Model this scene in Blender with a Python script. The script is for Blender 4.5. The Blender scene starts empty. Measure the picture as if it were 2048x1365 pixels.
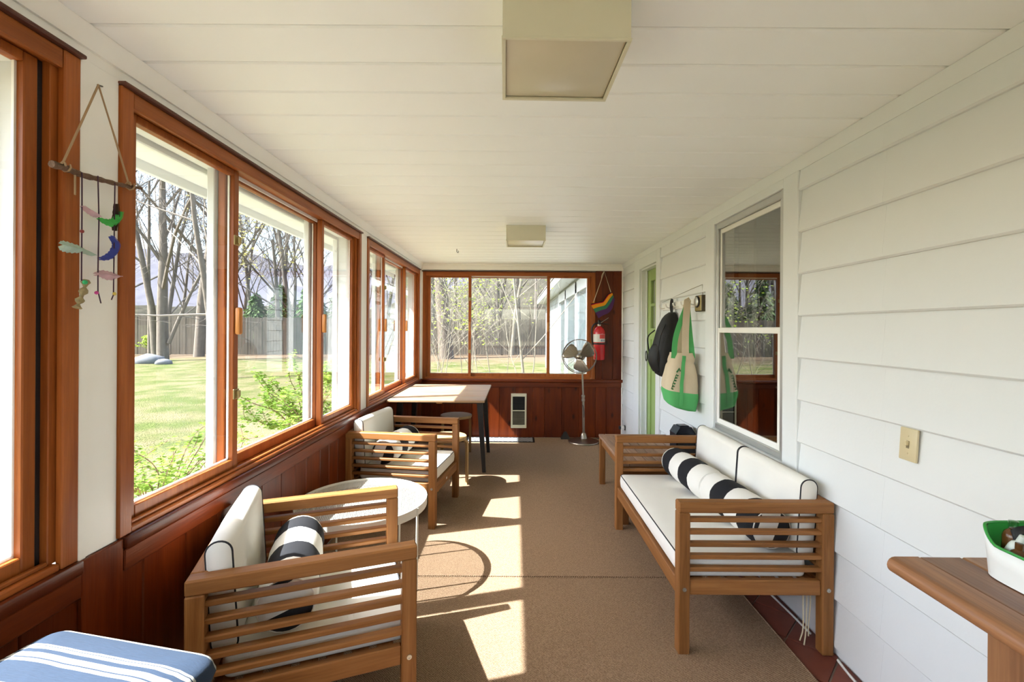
import bpy, bmesh, math, random
from mathutils import Vector, Matrix
random.seed(7)
sc = bpy.context.scene
COL = sc.collection
R = math.radians
# ------------------------------------------------------------------ camera, sky, sun, exposure
F = 910.22; VPX, VPY = 1030.0, 658.5; CAMZ = 1.402; ROLL = R(0.35)
cam_d = bpy.data.cameras.new('camera'); cam = bpy.data.objects.new('camera', cam_d); COL.objects.link(cam)
cam_d.sensor_width = 36; cam_d.lens = F / 2048 * 36
cam_d.shift_x = -(VPX - 1024) / 2048; cam_d.shift_y = -(682.5 - VPY) / 2048
cam_d.clip_start = 0.02; cam_d.clip_end = 4000
cam.location = (0, 0, CAMZ)
cam.rotation_euler = (Matrix.Rotation(R(90), 3, 'X') @ Matrix.Rotation(ROLL, 3, 'Z')).to_euler()
sc.camera = cam
def P(px, py, Y):
    """photo pixel on the plane at depth Y -> world point"""
    u, v = px - VPX, py - VPY
    u0 = u * math.cos(ROLL) + v * math.sin(ROLL); v0 = -u * math.sin(ROLL) + v * math.cos(ROLL)
    return Vector((u0 * Y / F, Y, CAMZ - v0 * Y / F))
W = bpy.data.worlds.new('sky'); sc.world = W; W.use_nodes = True
wn = W.node_tree.nodes; wl = W.node_tree.links
sky = wn.new('ShaderNodeTexSky'); sky.sky_type = 'NISHITA'; sky.sun_disc = False
sky.sun_elevation = R(49.5); sky.sun_rotation = R(255); sky.air_density = 1.0; sky.dust_density = 2.5; sky.ozone_density = 1.0
hs = wn.new('ShaderNodeHueSaturation'); hs.inputs['Saturation'].default_value = 1.0
wl.new(sky.outputs[0], hs.inputs['Color']); wl.new(hs.outputs[0], wn['Background'].inputs[0])
wn['Background'].inputs[1].default_value = 0.42
sun_d = bpy.data.lights.new('sun', 'SUN'); sun_d.energy = 11.5; sun_d.angle = R(0.6); sun_d.color = (0.95, 0.98, 1.0)
sun = bpy.data.objects.new('sun', sun_d); COL.objects.link(sun)
SUNDIR = Vector((0.82, 0.225, -1.0)).normalized()
sun.rotation_euler = SUNDIR.to_track_quat('-Z', 'Y').to_euler(); sun.location = (-8, -2, 9)
sc.view_settings.view_transform = 'Standard'; sc.view_settings.look = 'None'
sc.view_settings.gamma = 1; sc.view_settings.use_curve_mapping = False
sc.view_settings.exposure = 1.46
sc.cycles.use_denoising = True
sc.cycles.max_bounces = 14; sc.cycles.diffuse_bounces = 9; sc.cycles.transparent_max_bounces = 24; sc.cycles.glossy_bounces = 6
sc.cycles.sample_clamp_indirect = 8

# ------------------------------------------------------------------ mesh helpers
class MB:
    def __init__(s): s.v = []; s.f = []
    def add(s, vs, fs, M=None):
        o = len(s.v)
        for p in vs:
            p = Vector(p); s.v.append(M @ p if M else p)
        s.f += [tuple(i + o for i in f) for f in fs]; return s
    def box(s, x0, x1, y0, y1, z0, z1, M=None):
        vs = [(x, y, z) for z in (z0, z1) for y in (y0, y1) for x in (x0, x1)]
        return s.add(vs, [(0, 2, 3, 1), (4, 5, 7, 6), (0, 1, 5, 4), (2, 6, 7, 3), (0, 4, 6, 2), (1, 3, 7, 5)], M)
    def bbox(s, x0, x1, y0, y1, z0, z1, b=.004, seg=1, M=None):
        bm = bmesh.new(); bmesh.ops.create_cube(bm, size=1)
        for q in bm.verts: q.co = Vector(((x0 + x1) / 2 + q.co.x * (x1 - x0), (y0 + y1) / 2 + q.co.y * (y1 - y0), (z0 + z1) / 2 + q.co.z * (z1 - z0)))
        if b > 0: bmesh.ops.bevel(bm, geom=list(bm.edges), offset=b, segments=seg, profile=.5, affect='EDGES')
        return s.bm(bm, M)
    def bm(s, bm, M=None):
        bm.verts.index_update()
        s.add([v.co.copy() for v in bm.verts], [tuple(v.index for v in f.verts) for f in bm.faces], M); bm.free(); return s
    def prism(s, pts, axis, a0, a1, M=None):
        """extrude a closed 2D polygon along an axis (0:x -> pts are (y,z); 1:y -> (x,z); 2:z -> (x,y))"""
        n = len(pts); vs = []
        for a in (a0, a1):
            for p, q in pts: vs.append((a, p, q) if axis == 0 else (p, a, q) if axis == 1 else (p, q, a))
        fs = [(i, (i + 1) % n, n + (i + 1) % n, n + i) for i in range(n)] + [tuple(range(n))[::-1], tuple(range(n, 2 * n))]
        return s.add(vs, fs, M)
    def lathe(s, prof, n=24, M=None, caps=True):
        """prof: (radius, z) list, about local z"""
        vs = []; fs = []
        for r, z in prof:
            for k in range(n): a = 2 * math.pi * k / n; vs.append((r * math.cos(a), r * math.sin(a), z))
        for i in range(len(prof) - 1):
            for k in range(n): k2 = (k + 1) % n; fs.append((i * n + k, i * n + k2, (i + 1) * n + k2, (i + 1) * n + k))
        if caps:
            fs.append(tuple(range(n))[::-1]); o = (len(prof) - 1) * n; fs.append(tuple(range(o, o + n)))
        return s.add(vs, fs, M)
    def tube(s, pts, r, n=8, closed=False, caps=True, flat=1.0):
        pts = [Vector(p) for p in pts]; m = len(pts); rr = r if isinstance(r, (list, tuple)) else [r] * m
        vs = []; fs = []; up = None
        for i, p in enumerate(pts):
            if closed: t = pts[(i + 1) % m] - pts[i - 1]
            else: t = pts[min(i + 1, m - 1)] - pts[max(i - 1, 0)]
            t.normalize()
            if up is None: up = Vector((0, 0, 1)) if abs(t.z) < .9 else Vector((1, 0, 0))
            a = (up - t * up.dot(t)); a = a.normalized() if a.length > 1e-6 else t.orthogonal().normalized()
            b = t.cross(a); up = a
            for k in range(n):
                th = 2 * math.pi * k / n; vs.append(p + a * (math.cos(th) * rr[i] * flat) + b * (math.sin(th) * rr[i]))
        for i in range(m if closed else m - 1):
            j = (i + 1) % m
            for k in range(n): k2 = (k + 1) % n; fs.append((i * n + k, i * n + k2, j * n + k2, j * n + k))
        if caps and not closed: fs += [tuple(range(n))[::-1], tuple(range((m - 1) * n, m * n))]
        return s.add(vs, fs)
    def mesh(s, name, smooth=None):
        me = bpy.data.meshes.new(name); me.from_pydata([tuple(p) for p in s.v], [], s.f); me.validate(); me.update()
        if smooth is not None:
            me.shade_smooth(); me.set_sharp_from_angle(angle=R(smooth))
        return me
def T(x, y, z): return Matrix.Translation((x, y, z))
def RX(a): return Matrix.Rotation(R(a), 4, 'X')
def RY(a): return Matrix.Rotation(R(a), 4, 'Y')
def RZ(a): return Matrix.Rotation(R(a), 4, 'Z')
def link(name, me, mat, parent=None, loc=None, rot=None):
    o = bpy.data.objects.new(name, me); COL.objects.link(o)
    if mat and me and not len(me.materials): me.materials.append(mat)
    if parent: o.parent = parent
    if loc is not None: o.location = loc
    if rot is not None: o.rotation_euler = rot
    return o
def obj(name, mb, mat, parent=None, smooth=35, loc=None, rot=None):
    return link(name, mb.mesh(name, smooth), mat, parent, loc, rot)
CACHE = {}
def wood_for(mat, dims):
    if isinstance(mat, str): return WOOD[mat]['XYZ'[max(range(3), key=lambda i: dims[i])]]
    return mat
def pc(name, mat, parent, x0, x1, y0, y1, z0, z1, b=.003, seg=1, label=None):
    """one rectangular piece, bevelled; alike pieces share their mesh"""
    d = tuple(round(q, 4) for q in (x1 - x0, y1 - y0, z1 - z0)); m = wood_for(mat, d); k = (d, b, seg, m.name)
    if k not in CACHE:
        me = MB().bbox(-d[0] / 2, d[0] / 2, -d[1] / 2, d[1] / 2, -d[2] / 2, d[2] / 2, min(b, min(d) * .4), seg).mesh(name, 40 if seg > 1 else None); me.materials.append(m); CACHE[k] = me
    o = link(name, CACHE[k], None, parent, ((x0 + x1) / 2, (y0 + y1) / 2, (z0 + z1) / 2))
    if label: o['label'] = label
    return o
def tag(o, label, cat, group=None):
    o['label'] = label; o['category'] = cat
    if group: o['group'] = group
    return o
def thing(name, label, cat, loc=(0, 0, 0), rz=0, group=None, rot=None):
    o = bpy.data.objects.new(name, None); COL.objects.link(o); o.empty_display_size = .1
    o.location = loc; o.rotation_euler = rot if rot else (0, 0, R(rz)); return tag(o, label, cat, group)
def struct(name, mb, mat, smooth=None):
    o = obj(name, mb, mat, None, smooth); o['kind'] = 'structure'; return o
def struct_empty(name, loc=(0, 0, 0), rz=0):
    o = bpy.data.objects.new(name, None); COL.objects.link(o); o.location = loc; o.rotation_euler = (0, 0, R(rz)); o['kind'] = 'structure'; return o
def copy_tree(o, parent=None):
    c = o.copy(); COL.objects.link(c); c.parent = parent
    for ch in list(o.children): copy_tree(ch, c)
    return c
def crv(pts, n=8):
    """Catmull-Rom through points"""
    pts = [Vector(p) for p in pts]; out = []
    q = [pts[0] * 2 - pts[1]] + pts + [pts[-1] * 2 - pts[-2]]
    for i in range(1, len(q) - 2):
        a, b, c, d = q[i - 1:i + 3]
        for k in range(n):
            t = k / n; out.append(.5 * ((2 * b) + (c - a) * t + (2 * a - 5 * b + 4 * c - d) * t * t + (3 * b - a - 3 * c + d) * t ** 3))
    return out + [pts[-1]]

# ------------------------------------------------------------------ materials
def mat(name):
    m = bpy.data.materials.new(name); m.use_nodes = True; nt = m.node_tree
    return m, nt.nodes, nt.links, nt.nodes['Principled BSDF']
def plain(name, c, rough=.6, metal=0, spec=.5, noise=0, nscale=8, bump=0, bscale=200, coat=0):
    m, n, l, b = mat(name)
    b.inputs['Base Color'].default_value = (*c, 1); b.inputs['Roughness'].default_value = rough; b.inputs['Metallic'].default_value = metal
    b.inputs['Specular IOR Level'].default_value = spec; b.inputs['Coat Weight'].default_value = coat
    tc = n.new('ShaderNodeTexCoord')
    if noise:
        nz = n.new('ShaderNodeTexNoise'); nz.inputs['Scale'].default_value = nscale; nz.inputs['Detail'].default_value = 5; l.new(tc.outputs['Object'], nz.inputs['Vector'])
        mx = n.new('ShaderNodeMix'); mx.data_type = 'RGBA'
        mx.inputs[6].default_value = (*[x * (1 - noise) for x in c], 1); mx.inputs[7].default_value = (*[min(1, x * (1 + noise * .6)) for x in c], 1)
        l.new(nz.outputs[0], mx.inputs[0]); l.new(mx.outputs[2], b.inputs['Base Color'])
    if bump:
        n2 = n.new('ShaderNodeTexNoise'); n2.inputs['Scale'].default_value = bscale; n2.inputs['Detail'].default_value = 3; l.new(tc.outputs['Object'], n2.inputs['Vector'])
        bp = n.new('ShaderNodeBump'); bp.inputs['Strength'].default_value = bump; bp.inputs['Distance'].default_value = .01; l.new(n2.outputs[0], bp.inputs['Height']); l.new(bp.outputs[0], b.inputs['Normal'])
    return m
def wood(name, c1, c2, rough=.4, spec=.5, knots=False, coat=0, vary=.25, stretch=14):
    out = {}
    for ax in 'XYZ':
        m, n, l, b = mat(name + '_' + ax.lower())
        tc = n.new('ShaderNodeTexCoord'); oi = n.new('ShaderNodeObjectInfo')
        mul = n.new('ShaderNodeMath'); mul.operation = 'MULTIPLY'; mul.inputs[1].default_value = 37; l.new(oi.outputs['Random'], mul.inputs[0])
        add = n.new('ShaderNodeVectorMath'); add.operation = 'ADD'; l.new(tc.outputs['Object'], add.inputs[0]); l.new(mul.outputs[0], add.inputs[1])
        mp = n.new('ShaderNodeMapping'); s = [stretch * 1.0] * 3; s['XYZ'.index(ax)] = .9; mp.inputs['Scale'].default_value = s; l.new(add.outputs[0], mp.inputs['Vector'])
        nz = n.new('ShaderNodeTexNoise'); nz.inputs['Scale'].default_value = 2.2; nz.inputs['Detail'].default_value = 6; nz.inputs['Roughness'].default_value = .62; nz.inputs['Distortion'].default_value = .6; l.new(mp.outputs[0], nz.inputs['Vector'])
        mp2 = n.new('ShaderNodeMapping'); s2 = [90] * 3; s2['XYZ'.index(ax)] = 3; mp2.inputs['Scale'].default_value = s2; l.new(add.outputs[0], mp2.inputs['Vector'])
        n2 = n.new('ShaderNodeTexNoise'); n2.inputs['Scale'].default_value = 2; n2.inputs['Detail'].default_value = 3; l.new(mp2.outputs[0], n2.inputs['Vector'])
        rp = n.new('ShaderNodeValToRGB'); rp.color_ramp.elements[0].position = .32; rp.color_ramp.elements[1].position = .68
        rp.color_ramp.elements[0].color = (*c1, 1); rp.color_ramp.elements[1].color = (*c2, 1); l.new(nz.outputs[0], rp.inputs[0])
        m2 = n.new('ShaderNodeMix'); m2.data_type = 'RGBA'; m2.blend_type = 'MULTIPLY'; m2.inputs[0].default_value = .35
        l.new(rp.outputs[0], m2.inputs[6]); l.new(n2.outputs[0], m2.inputs[7])
        last = m2.outputs[2]
        if knots:
            mp3 = n.new('ShaderNodeMapping'); s3 = [7] * 3; s3['XYZ'.index(ax)] = 3.2; mp3.inputs['Scale'].default_value = s3; l.new(add.outputs[0], mp3.inputs['Vector'])
            vo = n.new('ShaderNodeTexVoronoi'); vo.inputs['Scale'].default_value = 1; l.new(mp3.outputs[0], vo.inputs['Vector'])
            kr = n.new('ShaderNodeValToRGB'); kr.color_ramp.elements[0].position = .05; kr.color_ramp.elements[1].position = .16
            kr.color_ramp.elements[0].color = (.22, .16, .12, 1); kr.color_ramp.elements[1].color = (1, 1, 1, 1); l.new(vo.outputs['Distance'], kr.inputs[0])
            m3 = n.new('ShaderNodeMix'); m3.data_type = 'RGBA'; m3.blend_type = 'MULTIPLY'; m3.inputs[0].default_value = 1; l.new(last, m3.inputs[6]); l.new(kr.outputs[0], m3.inputs[7]); last = m3.outputs[2]
        hv = n.new('ShaderNodeHueSaturation'); mr = n.new('ShaderNodeMapRange'); mr.inputs[3].default_value = 1 - vary; mr.inputs[4].default_value = 1 + vary
        l.new(oi.outputs['Random'], mr.inputs[0]); l.new(mr.outputs[0], hv.inputs['Value']); l.new(last, hv.inputs['Color']); l.new(hv.outputs[0], b.inputs['Base Color'])
        b.inputs['Roughness'].default_value = rough; b.inputs['Specular IOR Level'].default_value = spec; b.inputs['Coat Weight'].default_value = coat; b.inputs['Coat Roughness'].default_value = .25
        bp = n.new('ShaderNodeBump'); bp.inputs['Strength'].default_value = .12; bp.inputs['Distance'].default_value = .004; l.new(n2.outputs[0], bp.inputs['Height']); l.new(bp.outputs[0], b.inputs['Normal'])
        out[ax] = m
    return out
WOOD = {
 'frame': wood('redwood_frame', (.30, .072, .011), (.47, .135, .024), .42, .3, vary=.12),
 'plank': wood('redwood_plank', (.095, .013, .0015), (.19, .033, .004), .36, .3, knots=True, coat=.04, vary=.22, stretch=8),
 'cap': wood('redwood_cap', (.09, .028, .016), (.15, .05, .026), .5, .4, vary=.1),
 'teak': wood('teak', (.25, .095, .024), (.40, .175, .055), .5, .25, vary=.16),
 'grey_teak': wood('weathered_teak', (.27, .15, .09), (.40, .24, .15), .6, .35, vary=.18),
 'desk': wood('desk_oak', (.34, .205, .108), (.48, .31, .175), .42, .4, vary=.1),
 'console': wood('oiled_acacia', (.20, .085, .04), (.36, .17, .075), .38, .5, vary=.25),
 'pull': wood('orange_pull', (.50, .17, .035), (.66, .27, .06), .4, .5, vary=.05),
 'birch': wood('birch', (.52, .32, .13), (.66, .44, .20), .42, .4, vary=.06),
}
M_ceil = plain('ceiling_paint', (.915, .94, .925), .5, noise=.03, nscale=3)
M_trim = plain('cream_trim_paint', (.90, .885, .83), .45, noise=.04, nscale=6)
M_siding = plain('white_siding_paint', (.735, .76, .765), .5, noise=.03, nscale=4, bump=.05, bscale=60)
M_white = plain('white_paint', (.84, .83, .79), .45)
M_ext = plain('exterior_white', (.66, .67, .65), .5)
M_alu = plain('aluminium', (.62, .63, .63), .38, .85)
M_nickel = plain('brushed_nickel', (.40, .36, .30), .33, 1.0, bump=.03, bscale=300)
M_brass = plain('old_brass', (.45, .36, .17), .4, .9)
M_steel = plain('steel', (.55, .54, .50), .35, .9)
M_canvas = plain('cream_canvas', (.82, .80, .74), .85, spec=.2, noise=.05, nscale=7, bump=.12, bscale=450)
M_black = plain('black_cotton', (.014, .014, .017), .85, spec=.25, bump=.1, bscale=400)
M_piping = plain('black_piping', (.015, .015, .02), .7)
M_blackmetal = plain('black_metal', (.012, .012, .014), .45, spec=.4)
M_blackplastic = plain('black_plastic', (.008, .009, .014), .3, spec=.3)
M_bpk = plain('black_nylon', (.012, .012, .013), .6, spec=.35, bump=.2, bscale=90)
M_tablew = plain('white_enamel', (.80, .79, .72), .35)
M_beige = plain('beige_plastic', (.62, .53, .33), .4)
M_fix = plain('fixture_enamel', (.68, .65, .49), .4, noise=.05, nscale=12)
M_diff = plain('fixture_diffuser', (.62, .57, .42), .3, noise=.04, nscale=14)
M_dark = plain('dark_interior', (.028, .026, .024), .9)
M_curtain = plain('linen_curtain', (.13, .115, .085), .9)
M_green = plain('green_canvas', (.10, .42, .14), .85, spec=.2, bump=.1, bscale=300)
M_tote = plain('natural_canvas', (.62, .52, .37), .9, spec=.2, noise=.08, nscale=12, bump=.15, bscale=250)
M_door = plain('sage_green_paint', (.30, .42, .14), .4)
M_red = plain('red_enamel', (.55, .006, .012), .25, coat=.4)
M_cord = plain('jute_cord', (.40, .27, .15), .9)
M_cordl = plain('cotton_cord', (.66, .58, .40), .9)
M_wirew = plain('white_cable', (.75, .74, .70), .5)
M_purple = plain('plum_string', (.06, .025, .05), .8)
M_bark = plain('twig_bark', (.16, .09, .055), .85, noise=.5, nscale=60, bump=.6, bscale=90)
M_grout = plain('grout', (.33, .27, .23), .9)
def tile_mat():
    m, n, l, b = mat('quarry_tile'); oi = n.new('ShaderNodeObjectInfo'); tc = n.new('ShaderNodeTexCoord')
    nz = n.new('ShaderNodeTexNoise'); nz.inputs['Scale'].default_value = 14; nz.inputs['Detail'].default_value = 5; l.new(tc.outputs['Object'], nz.inputs['Vector'])
    rp = n.new('ShaderNodeValToRGB'); rp.color_ramp.elements[0].color = (.15, .038, .024, 1); rp.color_ramp.elements[1].color = (.24, .068, .042, 1); l.new(nz.outputs[0], rp.inputs[0])
    hv = n.new('ShaderNodeHueSaturation'); mr = n.new('ShaderNodeMapRange'); mr.inputs[3].default_value = .8; mr.inputs[4].default_value = 1.2
    l.new(oi.outputs['Random'], mr.inputs[0]); l.new(mr.outputs[0], hv.inputs['Value']); l.new(rp.outputs[0], hv.inputs['Color']); l.new(hv.outputs[0], b.inputs['Base Color'])
    b.inputs['Roughness'].default_value = .45; return m
M_tile = tile_mat()
def rug_mat(name, ang, dark):
    m, n, l, b = mat(name); tc = n.new('ShaderNodeTexCoord')
    mp = n.new('ShaderNodeMapping'); mp.inputs['Rotation'].default_value = (0, 0, R(ang)); l.new(tc.outputs['Object'], mp.inputs['Vector'])
    sx = n.new('ShaderNodeSeparateXYZ'); l.new(mp.outputs[0], sx.inputs[0])
    def wave(o, freq, ph=None):
        a = n.new('ShaderNodeMath'); a.operation = 'MULTIPLY'; a.inputs[1].default_value = freq; l.new(o, a.inputs[0]); q = a.outputs[0]
        if ph is not None:
            ad = n.new('ShaderNodeMath'); ad.operation = 'ADD'; l.new(q, ad.inputs[0]); l.new(ph, ad.inputs[1]); q = ad.outputs[0]
        s = n.new('ShaderNodeMath'); s.operation = 'SINE'; l.new(q, s.inputs[0]); return s.outputs[0]
    nz0 = n.new('ShaderNodeTexNoise'); nz0.inputs['Scale'].default_value = 40; l.new(tc.outputs['Object'], nz0.inputs['Vector'])
    k = n.new('ShaderNodeMath'); k.operation = 'MULTIPLY'; k.inputs[1].default_value = 5; l.new(nz0.outputs[0], k.inputs[0])
    w1 = wave(sx.outputs['X'], 520, k.outputs[0]); w2 = wave(sx.outputs['Y'], 760, k.outputs[0])
    mu = n.new('ShaderNodeMath'); mu.operation = 'MULTIPLY'; l.new(w1, mu.inputs[0]); l.new(w2, mu.inputs[1])
    nz = n.new('ShaderNodeTexNoise'); nz.inputs['Scale'].default_value = 170; nz.inputs['Detail'].default_value = 3; l.new(tc.outputs['Object'], nz.inputs['Vector'])
    ad = n.new('ShaderNodeMath'); ad.operation = 'MULTIPLY_ADD'; ad.inputs[1].default_value = .35; l.new(mu.outputs[0], ad.inputs[0]); l.new(nz.outputs[0], ad.inputs[2])
    rp = n.new('ShaderNodeValToRGB'); rp.color_ramp.elements[0].position = .2; rp.color_ramp.elements[1].position = .85
    rp.color_ramp.elements[0].color = (.145 * dark, .087 * dark, .050 * dark, 1); rp.color_ramp.elements[1].color = (.395 * dark, .272 * dark, .175 * dark, 1); l.new(ad.outputs[0], rp.inputs[0])
    l.new(rp.outputs[0], b.inputs['Base Color']); b.inputs['Roughness'].default_value = .95; b.inputs['Specular IOR Level'].default_value = .1
    bp = n.new('ShaderNodeBump'); bp.inputs['Strength'].default_value = .5; bp.inputs['Distance'].default_value = .004; l.new(ad.outputs[0], bp.inputs['Height']); l.new(bp.outputs[0], b.inputs['Normal'])
    return m
M_rug1 = rug_mat('sisal_far', 0, 1.0); M_rug2 = rug_mat('sisal_near', 8, .95)
def glass_mat(name, ior=1.5, boost=1.0, tint=(.97, .98, .97)):
    m, n, l, b = mat(name); n.remove(b); out = n['Material Output']
    tr = n.new('ShaderNodeBsdfTransparent'); tr.inputs[0].default_value = (*tint, 1)
    gl = n.new('ShaderNodeBsdfGlossy'); gl.inputs['Roughness'].default_value = .0; gl.inputs['Color'].default_value = (1, 1, 1, 1)
    f0 = ((ior - 1) / (ior + 1)) ** 2      # Schlick, the same from both sides of the pane
    lw = n.new('ShaderNodeLayerWeight'); lw.inputs[0].default_value = .5
    pw = n.new('ShaderNodeMath'); pw.operation = 'POWER'; pw.inputs[1].default_value = 5; l.new(lw.outputs['Facing'], pw.inputs[0])
    mu = n.new('ShaderNodeMath'); mu.operation = 'MULTIPLY_ADD'; mu.inputs[1].default_value = (1 - f0) * boost; mu.inputs[2].default_value = f0 * boost; mu.use_clamp = True; l.new(pw.outputs[0], mu.inputs[0])
    mx = n.new('ShaderNodeMixShader'); l.new(mu.outputs[0], mx.inputs[0]); l.new(tr.outputs[0], mx.inputs[1]); l.new(gl.outputs[0], mx.inputs[2]); l.new(mx.outputs[0], out.inputs[0])
    return m
M_glass = glass_mat('window_glass'); M_glassd = glass_mat('storm_glass', 1.7, 2.2, (.75, .76, .74))
M_frost = glass_mat('clear_plastic', 1.45, 1.2, (.78, .82, .80))
def leaf_mat(name, c1, c2, scale=3, transl=.35):
    m, n, l, b = mat(name); tc = n.new('ShaderNodeTexCoord'); nz = n.new('ShaderNodeTexNoise'); nz.inputs['Scale'].default_value = scale; nz.inputs['Detail'].default_value = 3; l.new(tc.outputs['Object'], nz.inputs['Vector'])
    rp = n.new('ShaderNodeValToRGB'); rp.color_ramp.elements[0].position = .35; rp.color_ramp.elements[1].position = .65; rp.color_ramp.elements[0].color = (*c1, 1); rp.color_ramp.elements[1].color = (*c2, 1)
    l.new(nz.outputs[0], rp.inputs[0]); l.new(rp.outputs[0], b.inputs['Base Color']); b.inputs['Roughness'].default_value = .7; b.inputs['Specular IOR Level'].default_value = .2
    tl = n.new('ShaderNodeBsdfTranslucent'); l.new(rp.outputs[0], tl.inputs[0]); mx = n.new('ShaderNodeMixShader'); mx.inputs[0].default_value = transl
    l.new(b.outputs[0], mx.inputs[1]); l.new(tl.outputs[0], mx.inputs[2]); l.new(mx.outputs[0], n['Material Output'].inputs[0]); return m
M_leaf = leaf_mat('spring_leaf', (.10, .19, .02), (.22, .31, .045))
M_bud = leaf_mat('lime_bud', (.24, .34, .035), (.38, .46, .08))
M_ever = leaf_mat('evergreen_needle', (.035, .075, .02), (.08, .13, .035), 2, .15)
M_trunk = plain('grey_bark', (.12, .093, .068), .9, noise=.6, nscale=6, bump=.9, bscale=12)
M_sap = plain('pale_bark', (.20, .17, .125), .85, noise=.35, nscale=6)
M_far = plain('far_bark', (.09, .076, .062), .9, noise=.3, nscale=3)

# ------------------------------------------------------------------ the room
XL, XR, YB, ZC = -1.205, 1.40, 5.87, 2.241
Y0 = -3.40
# floor, rugs, tiles
fl = struct('floor', MB().box(-1.36, 1.55, Y0 - .1, YB + .1, -.16, -.010), M_grout)
def clip(poly, a, b, c):
    out = []
    for i in range(len(poly)):
        p, q = poly[i], poly[(i + 1) % len(poly)]; dp, dq = a * p[0] + b * p[1] - c, a * q[0] + b * q[1] - c
        if dp <= 0: out.append(p)
        if (dp < 0 < dq) or (dq < 0 < dp): t = dp / (dp - dq); out.append((p[0] + (q[0] - p[0]) * t, p[1] + (q[1] - p[1]) * t))
    return out
S = .197; h = .094; ang = R(45)
for i in range(-40, 60):
    for j in range(-60, 40):
        # lattice anchored on the grout crossing seen beside the sofa's rear leg
        cx = 1.249 + ((i + .5) - (j + .5)) * S * .7071; cy = 2.081 + ((i + .5) + (j + .5)) * S * .7071
        if not (1.0 < cx < 1.55 and .2 < cy < 4.4): continue
        poly = [(cx + h * 1.4142, cy), (cx, cy + h * 1.4142), (cx - h * 1.4142, cy), (cx, cy - h * 1.4142)]
        poly = clip(poly, 1, 0, XR - .004); poly = clip(poly, -1, 0, -1.12)
        if len(poly) < 3: continue
        A = abs(sum(poly[k][0] * poly[(k + 1) % len(poly)][1] - poly[(k + 1) % len(poly)][0] * poly[k][1] for k in range(len(poly)))) / 2
        if A < .0008: continue
        mx = sum(p[0] for p in poly) / len(poly); my = sum(p[1] for p in poly) / len(poly)
        obj('tile', MB().prism([(p[0] - mx, p[1] - my) for p in poly], 2, -.012, -.001 + random.uniform(-.001, .0005)), M_tile, fl, None, (mx, my, 0))
def rug(name, y0, y1, m, label, x1=1.213):
    o = thing(name, label, 'rug', (0, (y0 + y1) / 2, 0)); L = (y1 - y0) / 2
    # gently uneven woven sheet
    nx, ny = 22, 26; vs = []; fs = []
    for j in range(ny + 1):
        for i in range(nx + 1):
            x = -1.19 + (x1 + 1.19) * i / nx; y = -L + 2 * L * j / ny
            vs.append((x, y, .0075 + .0006 * math.sin(x * 7 + y * 3)))
    for j in range(ny):
        for i in range(nx): a = j * (nx + 1) + i; fs.append((a, a + 1, a + nx + 2, a + nx + 1))
    b = MB().add(vs, fs); b.box(-1.189, x1 - .001, -L + .001, L - .001, -.0005, .006)
    obj('weave', b, m, o, 60)
    e = MB()
    for (p, q) in (((-1.188, -L + .004), (x1 - .003, -L + .004)), ((x1 - .003, -L + .004), (x1 - .003, L - .004)), ((x1 - .003, L - .004), (-1.188, L - .004))):
        e.tube([(p[0], p[1], .006), (q[0], q[1], .006)], .0045, 6)
    obj('binding', e, m, o, 60)
rug('sisal_rug', 2.565, 5.85, M_rug1, 'brown woven sisal rug reaching to the panelled far wall under the desk')
rug('sisal_rug', -3.2, 2.557, M_rug2, 'brown woven sisal rug in the foreground, nearest the camera')
# ceiling
ce = struct('ceiling', MB().box(-1.36, 1.60, Y0 - .1, YB + .1, ZC + .014, ZC + .06), M_ceil)
y = 1.266 - .1765 * 27
while y < YB:
    pc('ceiling_board', M_ceil, ce, XL - .02, XR + .02, y + .0030, min(y + .1735, YB), ZC, ZC + .016, .005); y += .1765
# roof & eaves (outside)
rf = thing('porch_roof', 'pale porch roof with a boarded soffit overhanging the long windows', 'roof', (0, 0, 0))
b = MB(); b.prism([(-1.68, 2.19), (4.2, 3.3), (4.2, 3.4), (-1.68, 2.28)], 1, Y0 - .4, YB + .33); obj('roof_slab', b, plain('roof_shingle', (.12, .11, .10), .9), rf, None)
y = Y0 - .4
while y < YB + .3:
    pc('soffit_board', M_ext, rf, -1.645, -1.345, y, y + .298, 2.135, 2.15, .004); y += .3
pc('fascia', M_ext, rf, -1.668, -1.646, Y0 - .4, YB + .32, 2.09, 2.23, .004)
pc('frieze_board', M_ext, rf, -1.385, -1.361, Y0 - .4, YB + .1, 2.07, 2.135, .004)
# wall_left : sill wall, header, pillars
PILL = [(Y0 - .05, -3.22), (-1.05, -.92), (1.250, 1.379), (3.537, 3.692), (5.72, YB + .1)]
b = MB(); b.box(-1.36, -1.216, Y0, YB + .1, -.15, .752); b.box(-1.36, -1.216, Y0, YB + .1, 2.135, ZC + .03)
for a, c in PILL: b.box(-1.36, -1.216, a, c, .75, 2.14)
wl_ = struct('wall_left', b, M_ext)
for a, c in PILL:
    pc('pillar_board', M_trim, wl_, -1.217, -1.204, a, c, .752, 2.15, .002)
pc('pillar_batten', M_trim, wl_, -1.206, -1.199, 1.2505, 1.277, .752, 2.15, .002)
y = Y0; k = 0
while y < YB - .02:
    w = random.choice((.135, .145, .18, .19)); y1 = min(y + w, YB - .005)
    pc('plank', 'plank', wl_, -1.217, -1.204, y + .0003, y1 - .0003, .005, .66, .004); y = y1
pc('post_board', 'plank', wl_, -1.205, -1.193, 1.258, 1.392, .005, .752, .002)
for a, c in ((Y0 + .01, 1.256), (1.394, YB - .03)):
    pc('apron', 'plank', wl_, -1.205, -1.190, a, c, .652, .717, .003)
    pc('ledge', 'plank', wl_, -1.215, -1.183, a, c, .719, .757, .006, 2)
t1 = struct_empty('trim_1'); pc('frieze', M_trim, t1, -1.216, -1.206, Y0, YB, 2.146, ZC, .002)
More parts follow.
